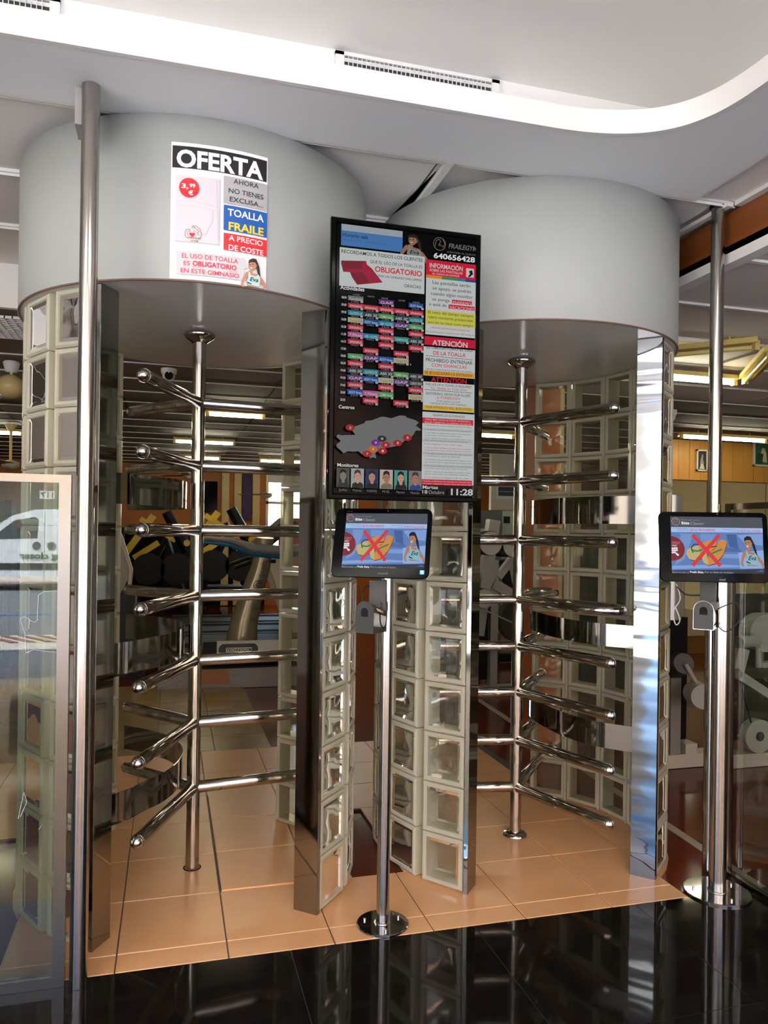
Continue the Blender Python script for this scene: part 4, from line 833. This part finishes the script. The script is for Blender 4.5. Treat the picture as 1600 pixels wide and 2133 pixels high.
# orange column and picture wall
g = MB(); g.box(2.33, 2.50, 4.62, 4.85, -.012, 2.49, mat('column_orange', (196, 108, 48), .5)); co_ = g.build('pillar'); struct(co_)
g = MB(); g.box(2.50, 2.53, 4.62, 4.85, -.012, 2.49, CREAM); g.build('corner_strip', co_)
W0x = 5.25
g = MB(); g.box(W0x, 9.5, 7.72, 7.80, -.012, 2.497, mat('veneer_backing', (110, 70, 30), .6)); pw = struct(g.build('wall_partition'))
VEN = mat('veneer_ochre', (206, 150, 66), .4, noise=(2, (190, 132, 52), .3, (6, 1, .3)))
for k in range(28): g = MB(); g.box(W0x + .15 * k + .002, W0x + .15 * k + .148, 7.70, 7.72, 2.03, 2.495, VEN); g.build('plank', pw)
for k in range(5):
    g = MB(); g.box(W0x + .02 + .84 * k, W0x + .84 * k + .85, 7.712, 7.719, .2, 2.02, MIRROR); tag(g.build('wall_mirror'), ('leftmost wall mirror under the wood band beside the right block wall', 'wall mirror under the framed dark photograph', 'wall mirror under the wood band right of the tall pole', 'wall mirror under the framed green photograph', 'last wall mirror under the wood band beyond the right edge')[k], 'mirror', 'mirror sheets under the wood band')
def picture(cpx, wpx, hpx, kind, lb):
    a = AT(cpx[0] - wpx / 2, cpx[1] - hpx / 2, 7.68); b = AT(cpx[0] + wpx / 2, cpx[1] + hpx / 2, 7.68); w2, h2 = abs(b.x - a.x) / 2, abs(a.z - b.z) / 2; c = (a + b) / 2
    t = thing('framed_picture', lb, 'picture', c, 0, 'framed photographs on the wood band'); g = MB(); f_ = .018
    for x0, x1, z0, z1 in ((-w2, w2, h2 - f_, h2), (-w2, w2, -h2, -h2 + f_), (-w2, -w2 + f_, -h2, h2), (w2 - f_, w2, -h2, h2)): g.box(x0, x1, -.012, .014, z0, z1, mat('frame_silver', (216, 212, 196), .4))
    g.build('frame', t); g = MB(); g.box(-w2 + f_, w2 - f_, -.004, .008, -h2 + f_, h2 - f_, ink(*((30, 26, 24) if kind == 'd' else (40, 96, 66)))); g.build('print', t)
    g = MB(); q = (lambda x, z: (x * w2, -.006, z * h2)); LG = ink(206, 200, 184)
    if kind == 'd': g.add([q(-.3, -.75), q(.1, -.75), q(.35, -.2), q(.15, .1), q(.2, .5), q(0, .6), q(-.15, .3), q(-.35, -.1)], [tuple(range(8))], ink(150, 146, 140)); g.add([(a_, b_ - .001, c_) for a_, b_, c_ in (q(-.5, -.8), q(.5, -.8), q(.2, -.3), q(-.2, -.35))], [(0, 1, 2, 3)], LG)
    else: g.add([q(-.1, -.6), q(.6, -.7), q(.5, .1), q(.3, .5), q(0, .5), q(-.15, .1)], [tuple(range(6))], ink(196, 190, 150)); g.add([(a_, b_ - .001, c_) for a_, b_, c_ in (q(-.7, -.8), q(0, -.8), q(.15, .0), q(-.3, .1), q(-.7, -.1))], [tuple(range(5))], ink(24, 60, 44))
    g.build('figure', t)
picture((1462, 959), 22, 46, 'd', 'framed dark photograph left of the tall right pole'); picture((1587, 946), 34, 52, 'g', 'framed green photograph at the right edge of the wood band')
# far wall dressings
t = thing('wall_television', 'black television on the orange far wall behind the left rotor post', 'television', (.62, 14.1, 1.95)); g = MB(); g.box(-.2, .2, 0, .06, -.28, .28, GLOSSBLK); g.build('screen', t); g = MB(); g.box(-.05, .05, .06, .1, -.05, .05, BLK); g.build('wall_mount', t)
tag(MB().box(1.27, 1.42, 14.08, 14.1, 1.55, 2.42, mat('banner_purple', (54, 40, 96), .6)).build('hanging_banner'), 'narrow dark purple banner on the far orange wall', 'banner')
g = MB(); g.box(-3.9, 1.69, 14.13, 14.19, 0, 1.35, mat('backdrop_dark', (16, 15, 14), .8, spec=.1)); g.build('dark_backdrop', WB)  # added black sheet that darkens the lower far wall, not a real dado
# far bright windows
for k, (x0, x1) in enumerate(((1.7, 3.1),)):
    g = MB()
    for x in (x0, (x0 + x1) / 2, x1 - .05): g.box(x, x + .05, 14.2, 14.26, .9, 2.25, WHITE)
    g.box(x0, x1, 14.2, 14.26, .9, .95, WHITE); g.box(x0, x1, 14.2, 14.26, 1.85, 1.9, WHITE); struct(g.build('window_%d' % (k + 1)))
g = MB(); g.box(1.95, 2.37, 14.262, 14.28, .9, 1.6, mat('red_blind', (150, 30, 60), .6)); tag(g.build('roller_blind'), 'dark red blind hanging in the far window', 'blind')
# pale partition with rounded windows seen between display and right rotor
g = MB(); PX = mat('cream_panel', (222, 218, 196), .5); g.box(4.35, 5.6, 10.0, 10.08, -.012, .02, PX); g.box(4.35, 5.6, 10.0, 10.08, 1.7, 2.49, PX); g.box(5.0, 5.6, 10.0, 10.08, 0, 1.7, PX); wp = g.build('wall_cabin'); struct(wp)
for x in (4.42, 4.98):
    g = MB(); g.box(x, x + .5, 9.985, 10.0, 1.86, 2.2, WHITE); g.box(x + .03, x + .47, 9.98, 9.986, 1.9, 2.16, mat('cabin_glass', (90, 94, 98), .08)); 
    for k in range(3): g.box(x + .03, x + .47, 9.975, 9.98, 1.96 + k * .07, 1.965 + k * .07, RAIL)
    g.build('rounded_window', wp)
g = MB(); g.box(4.3, 4.66, 10.3, 10.36, 0, 1.7, mat('door_bluegrey', (112, 120, 130), .4)); struct(g.build('door_1'))
g = MB(); g.box(4.66, 5.05, 10.3, 10.33, 0, 1.7, mat('sign_mint', (186, 206, 200), .5)); sg = g.build('sign_board'); tag(sg, 'pale mint sign board with small black symbol squares and a pink label', 'sign')
def sq(x, z, s, M): g = MB(); g.box(x, x + s, 10.292, 10.3, z, z + s, M); g.build('label_square', sg)
for x, z, M in ((4.68, 1.52, BK), (4.86, 1.36, ink(224, 40, 120)), (4.76, 1.02, BK), (4.68, .9, BK), (4.9, .88, BK)): sq(x, z, .11 if M is not BK else .10, M)
g = MB(); g.box(4.4, 4.46, 10.285, 10.3, 1.0, 1.08, WHITE); tag(g.build('light_switch'), 'small white switch on the blue grey door', 'switch')

# ------------------------------------------------ treadmills, running across the view
DK = mat('machine_charcoal', (30, 30, 30), .6, spec=.2); CRM = mat('machine_cream', (176, 170, 146), .4); BLU = mat('trim_blue', (20, 110, 150), .4)
def treadmill(x, y, lb):
    t = thing('treadmill', lb, 'treadmill', (x, y, -.012), 0, 'treadmills in the middle of the gym')
    g = MB(); g.box(-1.55, .25, -.30, .30, .08, .17, DK); g.box(-1.5, .2, -.26, .26, .17, .178, RUB); g.build('deck', t)
    for s in (-1, 1):
        g = MB(); g.box(-1.5, .15, s * .34 - .05, s * .34 + .05, .12, .20, mat('rail_grey', (62, 62, 58), .7, spec=.2)); g.box(-.35, .1, s * .34 - .052, s * .34 + .052, .125, .19, BLU); g.build('side_rail', t)
        g = MB(); g.beam((.3, s * .34, .1), (-.08, s * .34, 1.12), .06, .16, CRM); g.build('upright', t)
        g = MB(); g.tube([(-.05, s * .36, 1.05), (-.3, s * .36, 1.05), (-.48, s * .36, .98)], .022, BLK, 10); g.build('handrail', t)
    g = MB(); g.box(.1, .62, -.34, .34, .06, .3, DK); g.build('motor_cover', t)
    g = MB(); g.beam((-.28, 0, 1.18), (.08, 0, 1.50), .66, .05, DK, up=(-.6, 0, .75)); g.build('console', t)
    g = MB(); g.beam((-.25, 0, 1.215), (.04, 0, 1.475), .5, .006, CRM, up=(-.6, 0, .75)); g.build('display_frame', t)
    return t
for k, (x, y) in enumerate(((1.15, 8.6), (1.35, 9.55), (1.55, 10.5))): treadmill(x, y, ('nearest treadmill behind the vibration platform', 'middle treadmill of the row behind the vibration platform', 'farthest treadmill of the row near the back window')[k])

# ------------------------------------------------ vibration platform
vp = thing('vibration_platform', 'vibration training platform with grey lettered column and pale branded base plate', 'exercise machine', (0, 0, 0))
g = MB(); g.box(.40, 1.25, 7.05, 7.9, .16, .22, DK); g.box(.30, 1.3, 7.0, 8.0, .22, .30, DK); g.build('base', vp)
g = MB(); g.box(.42, 1.25, 6.985, 7.0, .215, .375, mat('plate_pale', (196, 194, 184), .4)); g.box(.30, .42, 6.985, 7.0, .18, .37, BLK); bpz = g.build('front_plate', vp)
g = MB(); cols3 = []
pts = [(.67, 7.35, .3), (.69, 7.34, .5), (.76, 7.33, .78), (.83, 7.32, 1.0), (.865, 7.31, 1.2), (.87, 7.30, 1.3)]
g.tube(pts, [.15, .13, .105, .09, .085, .085], mat('column_pewter', (140, 132, 104), .22, .3), 24); g.build('column', vp)
g = MB()
def hand(y, M, w_, zz): g.tube([(1.35, y, 1.20 + zz), (1.0, y, 1.16 + zz), (.75, y, 1.18 + zz), (.55, y, 1.25 + zz), (.30, y, 1.27 + zz)], [.075 * w_, .09 * w_, .085 * w_, .06 * w_, .03 * w_], M, 14, flat=.55)
hand(7.18, mat('console_grey', (120, 122, 120), .4), 1, 0.02); g.build('console', vp)
g = MB(); hand(7.22, BLU, .95, -.012); g.build('console_trim', vp)
VPP = Print(Plane((0, 6.984, 0), (1, 0, 0), (0, 0, 1)), .001, .0004)
def qd(a0, b0, a1, b1, M): VPP.up(); VPP.quad(a0, b0, a1, b1, M)
VPP.up(); VPP.mb.add([VPP.S.fwd(.61 + (math.copysign(.13, math.cos(k)) + .045 * math.cos(k)), .295 + .055 * math.sin(k), VPP.k) for k in [i * 2 * PI / 24 + .13 for i in range(24)]], [tuple(range(24))], ink(44, 42, 40))
qd(.50, .275, .73, .315, ink(214, 210, 200)); VPP.up(); VPP.ptext('TECHNOGYM', .505, .28, .22, .03, ink(20, 20, 20), .02)
VPP.mb.build('brand_lettering', vp)
g = MB(); colp = Print(Plane((0, 7.2, 0), (1, 0, 0), (0, 0, 1)), 0, .0004)
def vletter(s, x, z, ang):
    vs, fs = glyphs(s, .01); ca, sa = math.cos(ang), math.sin(ang); xs = [v[0] for v in vs]; mx_ = (min(xs) + max(xs)) / 2
    g.add([(x + (ca * (a - mx_) - sa * b) * .085, 7.208 + .0, z + (sa * (a - mx_) + ca * b) * .085) for a, b in vs], fs, ink(40, 38, 32))
for k, ch in enumerate('POWER PLATE'):
    if ch != ' ': vletter(ch, .85 - k * .0115, 1.12 - k * .058, -PI / 2 - .25)
for rr_ in (.014, .035):
    g.tube([(.795 + math.cos(a * .2618) * rr_, 7.206, .86 + math.sin(a * .2618) * rr_) for a in range(24)], .0035, ink(40, 38, 32), 6, closed=True)
g.build('column_lettering', vp)
st_ = thing('step_platform', 'low platform edged with silver diamond plate in front of the vibration machine', 'platform', (0, 0, 0))
g = MB(); g.box(-.08, 1.45, 6.82, 8.1, -.012, .155, DK); g.build('body', st_); g = MB(); g.box(-.08, 1.45, 6.80, 6.82, -.01, .16, mat('diamond_plate', (112, 110, 106), .4, .6, bump=(60, .5, (1, 1, 1)))); g.build('front_plate', st_)
g = MB(); g.box(.2, .52, 6.795, 6.80, .03, .16, mat('reflection_brown', (150, 100, 56), .5)); g.build('reflection_patch', st_)  # brownish reflection on the front plate, put in as a coloured piece

# ------------------------------------------------ yellow and black strength machines
YEL = mat('machine_yellow', (214, 178, 30), .4)
def strength(x, y, s, lb):
    t = thing('strength_machine', lb, 'exercise machine', (x, y, -.012), 0, 'yellow and black plate loaded machines')
    g = MB()
    for a, b in (((-.5, 0, 0), (.5, 0, 0)), ((-.45, -.3, .05), (-.1, -.1, 1.1)), ((.4, -.3, .05), (.0, -.1, 1.35)), ((-.45, .3, .05), (.1, .2, 1.3))): g.beam(a, b, .07, .07, DK)
    g.beam((0, -.5, .03), (0, .5, .03), .08, .06, DK); g.build('frame', t)
    g = MB(); g.beam((-.5, -.2, .95), (-.12, -.2, 1.5), .08, .09, YEL); g.beam((-.38, -.22, .9), (-.05, -.22, 1.12), .07, .08, YEL); g.beam((-.30, -.22, 1.45), (.18, -.22, 1.15), .06, .07, YEL); g.build('lever_arm', t)
    g = MB(); g.tube([(.05, -.24, 1.55), (.35, -.24, 1.0)], [.09, .11], BLK, 16, flat=.8); g.build('pad', t)
    g = MB(); g.tube([(.33, -.37, 1.12), (.33, -.38, 1.12)], .045, YEL, 16); g.build('hub_cap', t)
    g = MB(); g.box(-.25, .25, -.15, .35, .35, .45, RUB); g.build('seat', t)
    for q in (-.18, .2): g = MB(); g.tube([(q, -.3, .75), (q, -.25, .75)], .22, RUB, 24); g.build('weight_plate', t)
    for o in [t]: o.scale = (s, s, s)
    return t
strength(-.1, 12.0, 1.05, 'yellow and black lever machine left of the rotor post'); strength(.85, 12.3, 1.1, 'yellow and black lever machine with round yellow hub, right of the rotor post')
def stack(x, y, w_, h_, lb, frame=GREY):
    t = thing('weight_stack_machine', lb, 'exercise machine', (x, y, -.012), 0, 'black weight stack towers')
    g = MB(); g.box(-w_ / 2, w_ / 2, -.2, .25, .06, h_, BLK); g.build('shroud', t)
    for s in (-1, 1): g = MB(); g.tube([(s * w_ / 2, -.22, 0), (s * w_ / 2, -.22, h_ + .04)], .03, frame, 12); g.build('upright', t)
    for k in range(8): g = MB(); g.box(-w_ / 2 + .05, w_ / 2 - .05, -.22, -.2, .12 + k * .06, .165 + k * .06, DK); g.build('weight_plate', t)
    g = MB(); g.box(-w_ / 2 - .06, w_ / 2 + .06, -.35, .4, 0, .06, frame); g.build('base', t)
    g = MB(); g.beam((-w_ / 2, -.2, h_), (w_ / 2, -.2, h_), .06, .06, frame); g.tube([(-.05, -.27, h_ - .05), (.05, -.27, h_ - .05)], .07, DGREY, 16); g.build('pulley', t)
stack(-.75, 9.95, .4, 1.35, 'black weight stack left of the left rotor post behind the treadmills', DK); stack(.25, 13.3, .6, 1.3, 'far black weight stack between the yellow machines', DK)
stack(-1.9, 8.6, .7, 1.6, 'black weight stack beyond the glass barrier at the left', DK); stack(3.9, 5.9, .7, 1.45, 'black weight stack seen through the right block wall')
stack(3.35, 8.8, .6, 1.4, 'black weight stack far behind the right rotor post')
# grey shell machine at the left of the drum
t = thing('leg_machine', 'cream shelled leg machine just inside the left block wall opening', 'exercise machine', (-.55, 7.6, -.012))
g = MB(); g.prism([(-.35, -.1, .85), (.12, -.1, .78), (.20, -.1, .95), (.12, -.1, 1.25), (-.02, -.1, 1.5), (-.2, -.1, 1.62), (-.35, -.1, 1.55)], (0, .35, 0), mat('shell_putty', (120, 112, 82), .4)); g.build('shell', t)
g = MB(); g.tube([(-.02, -.14, 1.55), (.12, -.14, 1.3), (.21, -.14, 1.0), (.2, -.14, .82)], .02, CRM, 10); g.build('edge_tube', t)
g = MB(); g.box(-.3, .25, -.05, .4, .05, .8, BLK); g.box(-.35, .35, -.15, .45, 0, .06, DK); g.build('base', t); g = MB(); g.tube([(.2, -.2, .55), (.32, -.2, .5)], .05, DGREY, 12); g.build('roller', t)

# ------------------------------------------------ pulley machine between display and right rotor
t = thing('pulley_machine', 'silver framed pulley machine with round grey discs seen left of the right rotor', 'exercise machine', (2.72, 6.2, -.012), 0)
SLV = mat('machine_silver', (172, 174, 172), .3, .5); DSC = mat('disc_grey', (176, 180, 178), .35)
g = MB(); g.beam((-.28, 0, 0), (-.28, 0, 1.2), .07, .07, SLV); g.beam((.02, .02, .0), (.02, .02, 1.15), .06, .07, SLV); g.beam((-.14, 0, .5), (.0, 0, 1.5), .09, .1, SLV); g.beam((.0, 0, .95), (.35, 0, .75), .08, .09, SLV); g.beam((-.4, 0, .03), (.4, 0, .03), .08, .06, SLV); g.beam((.05, .0, 1.0), (.25, 0, 1.25), .06, .06, SLV); g.build('frame', t)
g = MB(); g.box(-.25, .0, .05, .45, .1, 1.0, BLK); g.build('shroud', t)
for x, z, r_ in ((-.30, .88, .075), (-.14, .83, .085), (-.09, 1.30, .105), (.12, 1.28, .1)):
    g = MB(); g.tube([(x, -.16, z), (x, -.02, z)], r_, DK, 28); g.tube([(x, -.165, z), (x, -.16, z)], r_ * .96, DSC, 28); g.tube([(x, -.172, z), (x, -.165, z)], r_ * .16, DGREY, 12); g.build('disc', t)
g = MB(); g.tube([(-.3, -.1, .8), (-.1, -.1, .72), (.3, -.1, .55)], .006, GREY, 6); g.tube([(-.2, -.1, 1.35), (-.28, -.1, .95)], .005, GREY, 6); g.build('cable', t)
t = thing('spin_bike', 'dark exercise bike with white saddle edge behind the pulley machine', 'exercise bike', (3.35, 7.6, -.012)); g = MB(); g.beam((-.5, 0, .05), (.5, 0, .05), .08, .08, DK); g.beam((-.3, 0, .05), (.0, 0, .95), .07, .08, DK); g.beam((.35, 0, .05), (.1, 0, 1.1), .07, .08, DK); g.build('frame', t)
g = MB(); g.tube([(.3, -.06, .45), (.3, .06, .45)], .24, DGREY, 28); g.build('flywheel', t); g = MB(); g.tube([(-.2, 0, 1.05), (.12, 0, 1.0)], [.11, .04], RUB, 14, flat=.5); g.build('saddle', t); g = MB(); g.tube([(.0, -.2, 1.25), (.12, -.2, 1.15), (.12, .2, 1.15), (.0, .2, 1.25)], .02, BLK, 8); g.build('handlebar', t)

# ------------------------------------------------ two grey machines at the right edge
y0 = 3.95
t = thing('chest_machine', 'black and silver weight machine partly hidden by the right block wall', 'exercise machine', (0, 0, 0)); A3 = lambda u, v, y=y0: AT(u, v, y)
g = MB(); p = A3(1408, 1590); q = A3(1424, 1412); g.box(p.x - .04, p.x + .03, y0, y0 + .09, -.01, q.z, SLV); g.build('front_post', t)
g = MB(); a = A3(1395, 1412); b_ = A3(1470, 1290); g.box(a.x - .1, b_.x - .05, y0 + .1, y0 + .5, .10, A3(1430, 1290).z, BLK); g.build('shroud', t)
g = MB(); a = A3(1405, 1275); g.tube([(a.x + .02, y0 + .08, a.z - .05), (a.x + .02, y0 + .08, 1.62)], .07, SLV, 20); g.build('upper_tube', t)
g = MB(); g.tube([A3(1410, 1385), A3(1425, 1382, y0 - .1)], [.075, .06], DGREY, 20); g.build('hub', t); g = MB(); g.tube([A3(1428, 1383, y0 - .12), A3(1456, 1432, y0 - .14)], .014, GREY, 10); g.build('lever', t); g = MB(); g.tube([A3(1448, 1442, y0 - .1), A3(1466, 1452, y0 - .25)], .07, GREY, 20); g.build('foam_roller', t)
g = MB(); a = A3(1430, 1575); g.box(a.x - .15, a.x + .22, y0 - .02, y0 + .08, -.01, .07, mat('base_pale', (196, 192, 182), .4)); g.box(a.x - .02, a.x + .06, y0 - .02, y0 + .08, .07, .13, mat('base_pale', (196, 192, 182), .4)); g.build('base', t)
t = thing('cable_machine', 'grey cable machine with half disc counterweight behind the right kiosk pole', 'exercise machine', (0, 0, 0)); y1 = 3.9; A4 = lambda u, v, y=y1: AT(u, v, y)
g = MB(); a = A4(1510, 1560); b_ = A4(1640, 1240); g.box(a.x, b_.x + .3, y1 + .15, y1 + .19, a.z - .0, b_.z, mat('guard_smoked', (58, 60, 54), .3)); g.build('guard_panel', t)
g = MB(); a = A4(1500, 1590); g.box(a.x + .03, a.x + .9, y1 - .05, y1 + .05, -.01, .07, mat('base_pale', (196, 192, 182), .4)); g.build('base', t)
g = MB(); c0 = A4(1592, 1318); vs = [c0 + Vector((math.cos(PI / 2 + k * PI / 12) * .12, -.02, math.sin(PI / 2 + k * PI / 12) * .115)) for k in range(13)] + [c0 + Vector((.16, -.02, -.115)), c0 + Vector((.16, -.02, .115))]; g.prism(vs, (0, .1, 0), DSC); g.build('counterweight', t)
g = MB(); g.tube([A4(1538, 1338, 3.8), A4(1575, 1335, 3.85)], .036, DSC, 20); g.tube([A4(1536, 1338, 3.79), A4(1538, 1338, 3.8)], .034, DGREY, 20); g.build('pivot', t)
g = MB(); g.beam(A4(1545, 1350, 3.84), A4(1532, 1402, 3.84), .05, .08, DSC); g.beam(A4(1532, 1402, 3.82), A4(1600, 1446, 3.82), .045, .05, DSC); g.tube([A4(1536, 1403, 3.8), A4(1530, 1403, 3.86)], .03, DGREY, 12); g.beam(A4(1585, 1385, 3.8), A4(1620, 1380, 3.8), .05, .03, GREY); g.tube([A4(1580, 1348, 3.8), A4(1580, 1390, 3.8)], .018, GREY, 10); g.build('lever_arm', t)
g = MB(); g.tube([A4(1538, 1405, 3.83), A4(1566, 1510, 3.83)], .006, BLK, 8); g.build('cable', t)
g = MB(); c0 = A4(1583, 1534, 3.82); g.tube([c0, c0 + Vector((0, .06, 0))], .10, DSC, 32); g.tube([c0 - Vector((0, .006, 0)), c0], .028, DGREY, 16); g.build('pulley', t)
g = MB(); gp = Print(Plane((0, y1 + .15, 0), (1, 0, 0), (0, 0, 1)), .002, .0003)
for k, ch in enumerate('TION'): u, v = 1525, 1416 + k * 17.5; gp.text(ch, u, u + (2 if ch == 'I' else 8), v, 9, ink(170, 170, 166))
gp.mb.build('guard_lettering', t)
for u, v in ((1538, 1532), (1538, 1564), (1547, 1563)):
    p = A4(u, v, y1 + .148); g = MB(); g.tube([p, p + Vector((0, -.006, 0))], .006, WHITE, 8); g.build('screw', t)

# ================================================================== street behind the viewer, seen in the glass and the steel
ASPH = mat('asphalt', (128, 132, 136), .85, noise=(3, (112, 115, 118), .3)); PAVE = mat('pavement_slab', (222, 212, 200), .8, noise=(4, (206, 194, 182), .3))
g = MB(); g.box(-30, 30, -11.6, -40, -.2, -.02, ASPH); g.box(-30, 30, -5.6, -11.6, -.2, -.02, ASPH); struct(g.build('road'))
g = MB(); g.box(-30, 30, -5.6, -2.6, -.2, -.001, PAVE); g.box(-30, 30, -15.5, -21, -.1, .02, PAVE); g.box(-30, -4.1, -2.6, 20, -.2, -.001, PAVE); pv = struct(g.build('pavement'))
g = MB()
for k in range(60): x = -6 + k * .2; g.prism([(x, -5.5, -.0005), (x + .08, -5.5, -.0005), (x + .5, -4.9, -.0005), (x + .42, -4.9, -.0005)], (0, 0, .012), mat('paver_pink', (150, 110, 100), .8))
o = g.build('tactile_ridge', pv); o['kind'] = 'stuff'
g = MB(); g.box(-30, 30, -4.35, -4.25, 0, .01, WHITE); g.build('white_edge_line', pv)
g = MB(); g.box(-30, 30, -8.2, -8.12, -.02, -.01, mat('parking_blue', (60, 120, 190), .6)); struct(g.build('road_marking'))
HS = mat('house_render', (214, 192, 164), .8); HP = mat('house_pink', (224, 170, 142), .8); WN = mat('house_glass', (40, 46, 52), .1)
def house(x0, x1, h, M, lb, groundM):
    t = thing('street_house', lb, 'building', ((x0 + x1) / 2, -21, 0), 0, 'houses across the street'); w_ = (x1 - x0) / 2
    g = MB(); g.box(-w_, w_, -6, -.4, 3.2, h, M); g.box(-w_, w_, -6, -1.6, 0, 3.2, groundM); g.box(-w_, w_, -1.8, .2, 2.9, 3.3, mat('balcony_slab', (226, 222, 214), .7)); g.build('facade', t)
    n_ = max(2, int((x1 - x0) / 2.4))
    for k in range(n_ + 1): x = -w_ + .2 + (2 * w_ - .4) * k / n_; g = MB(); g.box(x - .2, x + .2, -.8, -.3, 0, 2.9, mat('pier_beige', (206, 190, 160), .7)); g.build('pillar', t)
    for f in range(int((h - 3.3) // 3)):
        for k in range(n_):
            x = -w_ + (2 * w_) * (k + .5) / n_; g = MB(); g.box(x - .5, x + .5, -.42, -.38, 4.0 + f * 3, 5.8 + f * 3, WN); g.build('window', t)
        g = MB(); g.box(-w_, w_, -.4, .5, 3.2 + f * 3, 3.35 + f * 3, mat('balcony_slab', (226, 222, 214), .7)); g.build('balcony', t)
    return t
house(-26, -8.5, 13, HP, 'pink rendered house across the street', mat('shop_dark', (70, 52, 44), .5)); h2 = house(-8, 2, 10.5, HS, 'beige house across the street with number plates', mat('shop_pale', (150, 152, 148), .5)); house(2.6, 12, 13, HP, 'tall pink house across the street', mat('shop_dark', (70, 52, 44), .5)); house(12.5, 28, 9, HS, 'low beige house at the street end', mat('shop_pale', (150, 152, 148), .5))
t = thing('street_house', 'cream house beyond the left side of the hall', 'building', (-18, 4, 0), 0, 'houses across the street')
g = MB(); g.box(-3, 0, -14, 14, 0, 8, HS); g.build('facade', t)
for k in range(8): g = MB(); g.box(0, .03, -12.5 + 3 * k, -11.2 + 3 * k, 1, 3, WN); g.build('window', t)
g = MB(); sgp = Print(Plane((0, -21 - .3, 0), (-1, 0, 0), (0, 0, 1)), .01, .002)
def mx(u): # where the mirrored ray lands on the far side of the street
    d = ray(u, 1040); return d.x * ((4.95 + 21.3) / d.y)
def mz(u, v): d = ray(u, v); return CAMH + d.z * ((4.95 + 21.3) / d.y)
x_ = -mx(98); sgp.up(); sgp.quad(x_ - .22, 2.25, x_ + .22, 2.50, WHITE); sgp.up(); sgp.ptext('117', x_ - .18, 2.29, .36, .17, BK, .02)
sg2 = sgp.mb.build('house_number', h2); sg2.location = -h2.location
g = MB(); c = Vector((-x_, -21.1, 2.95)); g.tube([c, c + Vector((0, .04, 0))], .27, ink(206, 40, 44), 32); g.tube([c + Vector((0, .04, 0)), c + Vector((0, .05, 0))], .2, WHITE, 32); o = g.build('round_sign', h2); o.location = -h2.location
# white van
vn = thing('van', 'white delivery van with green lettering parked in the street, mirrored in the left glass', 'van', (-2.6, -13.05, -.02))
VW = mat('van_white', (236, 238, 240), .2, coat=.5); VX = 1.75
prof = [(-2.25, .3), (-2.3, .75), (-2.15, .95), (-1.35, 1.12), (-.65, 1.62), (-.2, 1.76), (1.0, 1.8), (1.85, 1.76), (1.95, 1.0), (1.95, .3)]
g = MB(); g.prism([(x, -1.6, z) for x, z in prof], (0, 1.6, 0), VW)
vb = g.build('body', vn)
g = MB(); g.add([(-1.10, .004, 1.10), (-.15, .004, 1.14), (-.12, .004, 1.55), (-.22, .004, 1.60), (-.60, .004, 1.52)], [(0, 1, 2, 3, 4)], mat('van_glass', (70, 80, 86), .05)); g.build('side_window', vn)
g = MB(); g.box(-1.9, 1.95, 0, .012, .46, .60, DGREY); g.build('side_moulding', vn)
for x in (-.16, .14): g = MB(); g.tube([(x, 0, .98), (x, .02, .98)], .085, mat('handle_grey', (90, 92, 94), .5), 16); g.build('door_handle', vn)  # flat grey discs for the door handles
g = MB()
for x in (-.02, .02): pass
g.box(-.01, -.002, 0, .004, .3, 1.7, DGREY); g.box(.62, .628, 0, .004, .62, 1.7, DGREY); g.build('door_seam', vn)
for x in (-1.5, 1.35): g = MB(); g.tube([(x, -.1, .3), (x, .03, .3)], .31, RUB, 28); g.tube([(x, .03, .3), (x, .045, .3)], .18, GREY, 20); g.build('wheel', vn)
vp_ = Print(Plane((-2.6, -13.05, -.02), (-1, 0, 0), (0, 0, 1)), .016, .003); GRN = mat('van_green', (10, 92, 52), .4)
vp_.up(); vp_.ptext('Orona', -1.03, 1.33, .52, .155, GRN, .02); vp_.up(); vp_.ptext('soluciones', -.80, 1.20, .42, .05, DGREY); vp_.ptext('de elevación', -.80, 1.11, .46, .05, DGREY); vp_.ptext('en edificios', -.78, 1.03, .42, .05, DGREY)
vp_.up(); vp_.ptext('getting closer', -.78, .70, 1.28, .14, GRN, .03)
vp_.up(); vp_.mb.add([vp_.S.fwd(a, b, vp_.k) for a, b in ((-1.25, 1.1), (-1.35, 1.1), (-1.1, .3), (-.66, .3))], [(0, 1, 2, 3)], GRN)
vp_.up(); vp_.mb.add([vp_.S.fwd(-.42 + math.cos(k * .2618) * q, 1.42 + math.sin(k * .2618) * q, vp_.k) for q in (.10, .115) for k in range(24)], [(k, (k + 1) % 24, 24 + (k + 1) % 24, 24 + k) for k in range(24)], GREY)
o = vp_.mb.build('lettering', vn); o.location = -vn.location
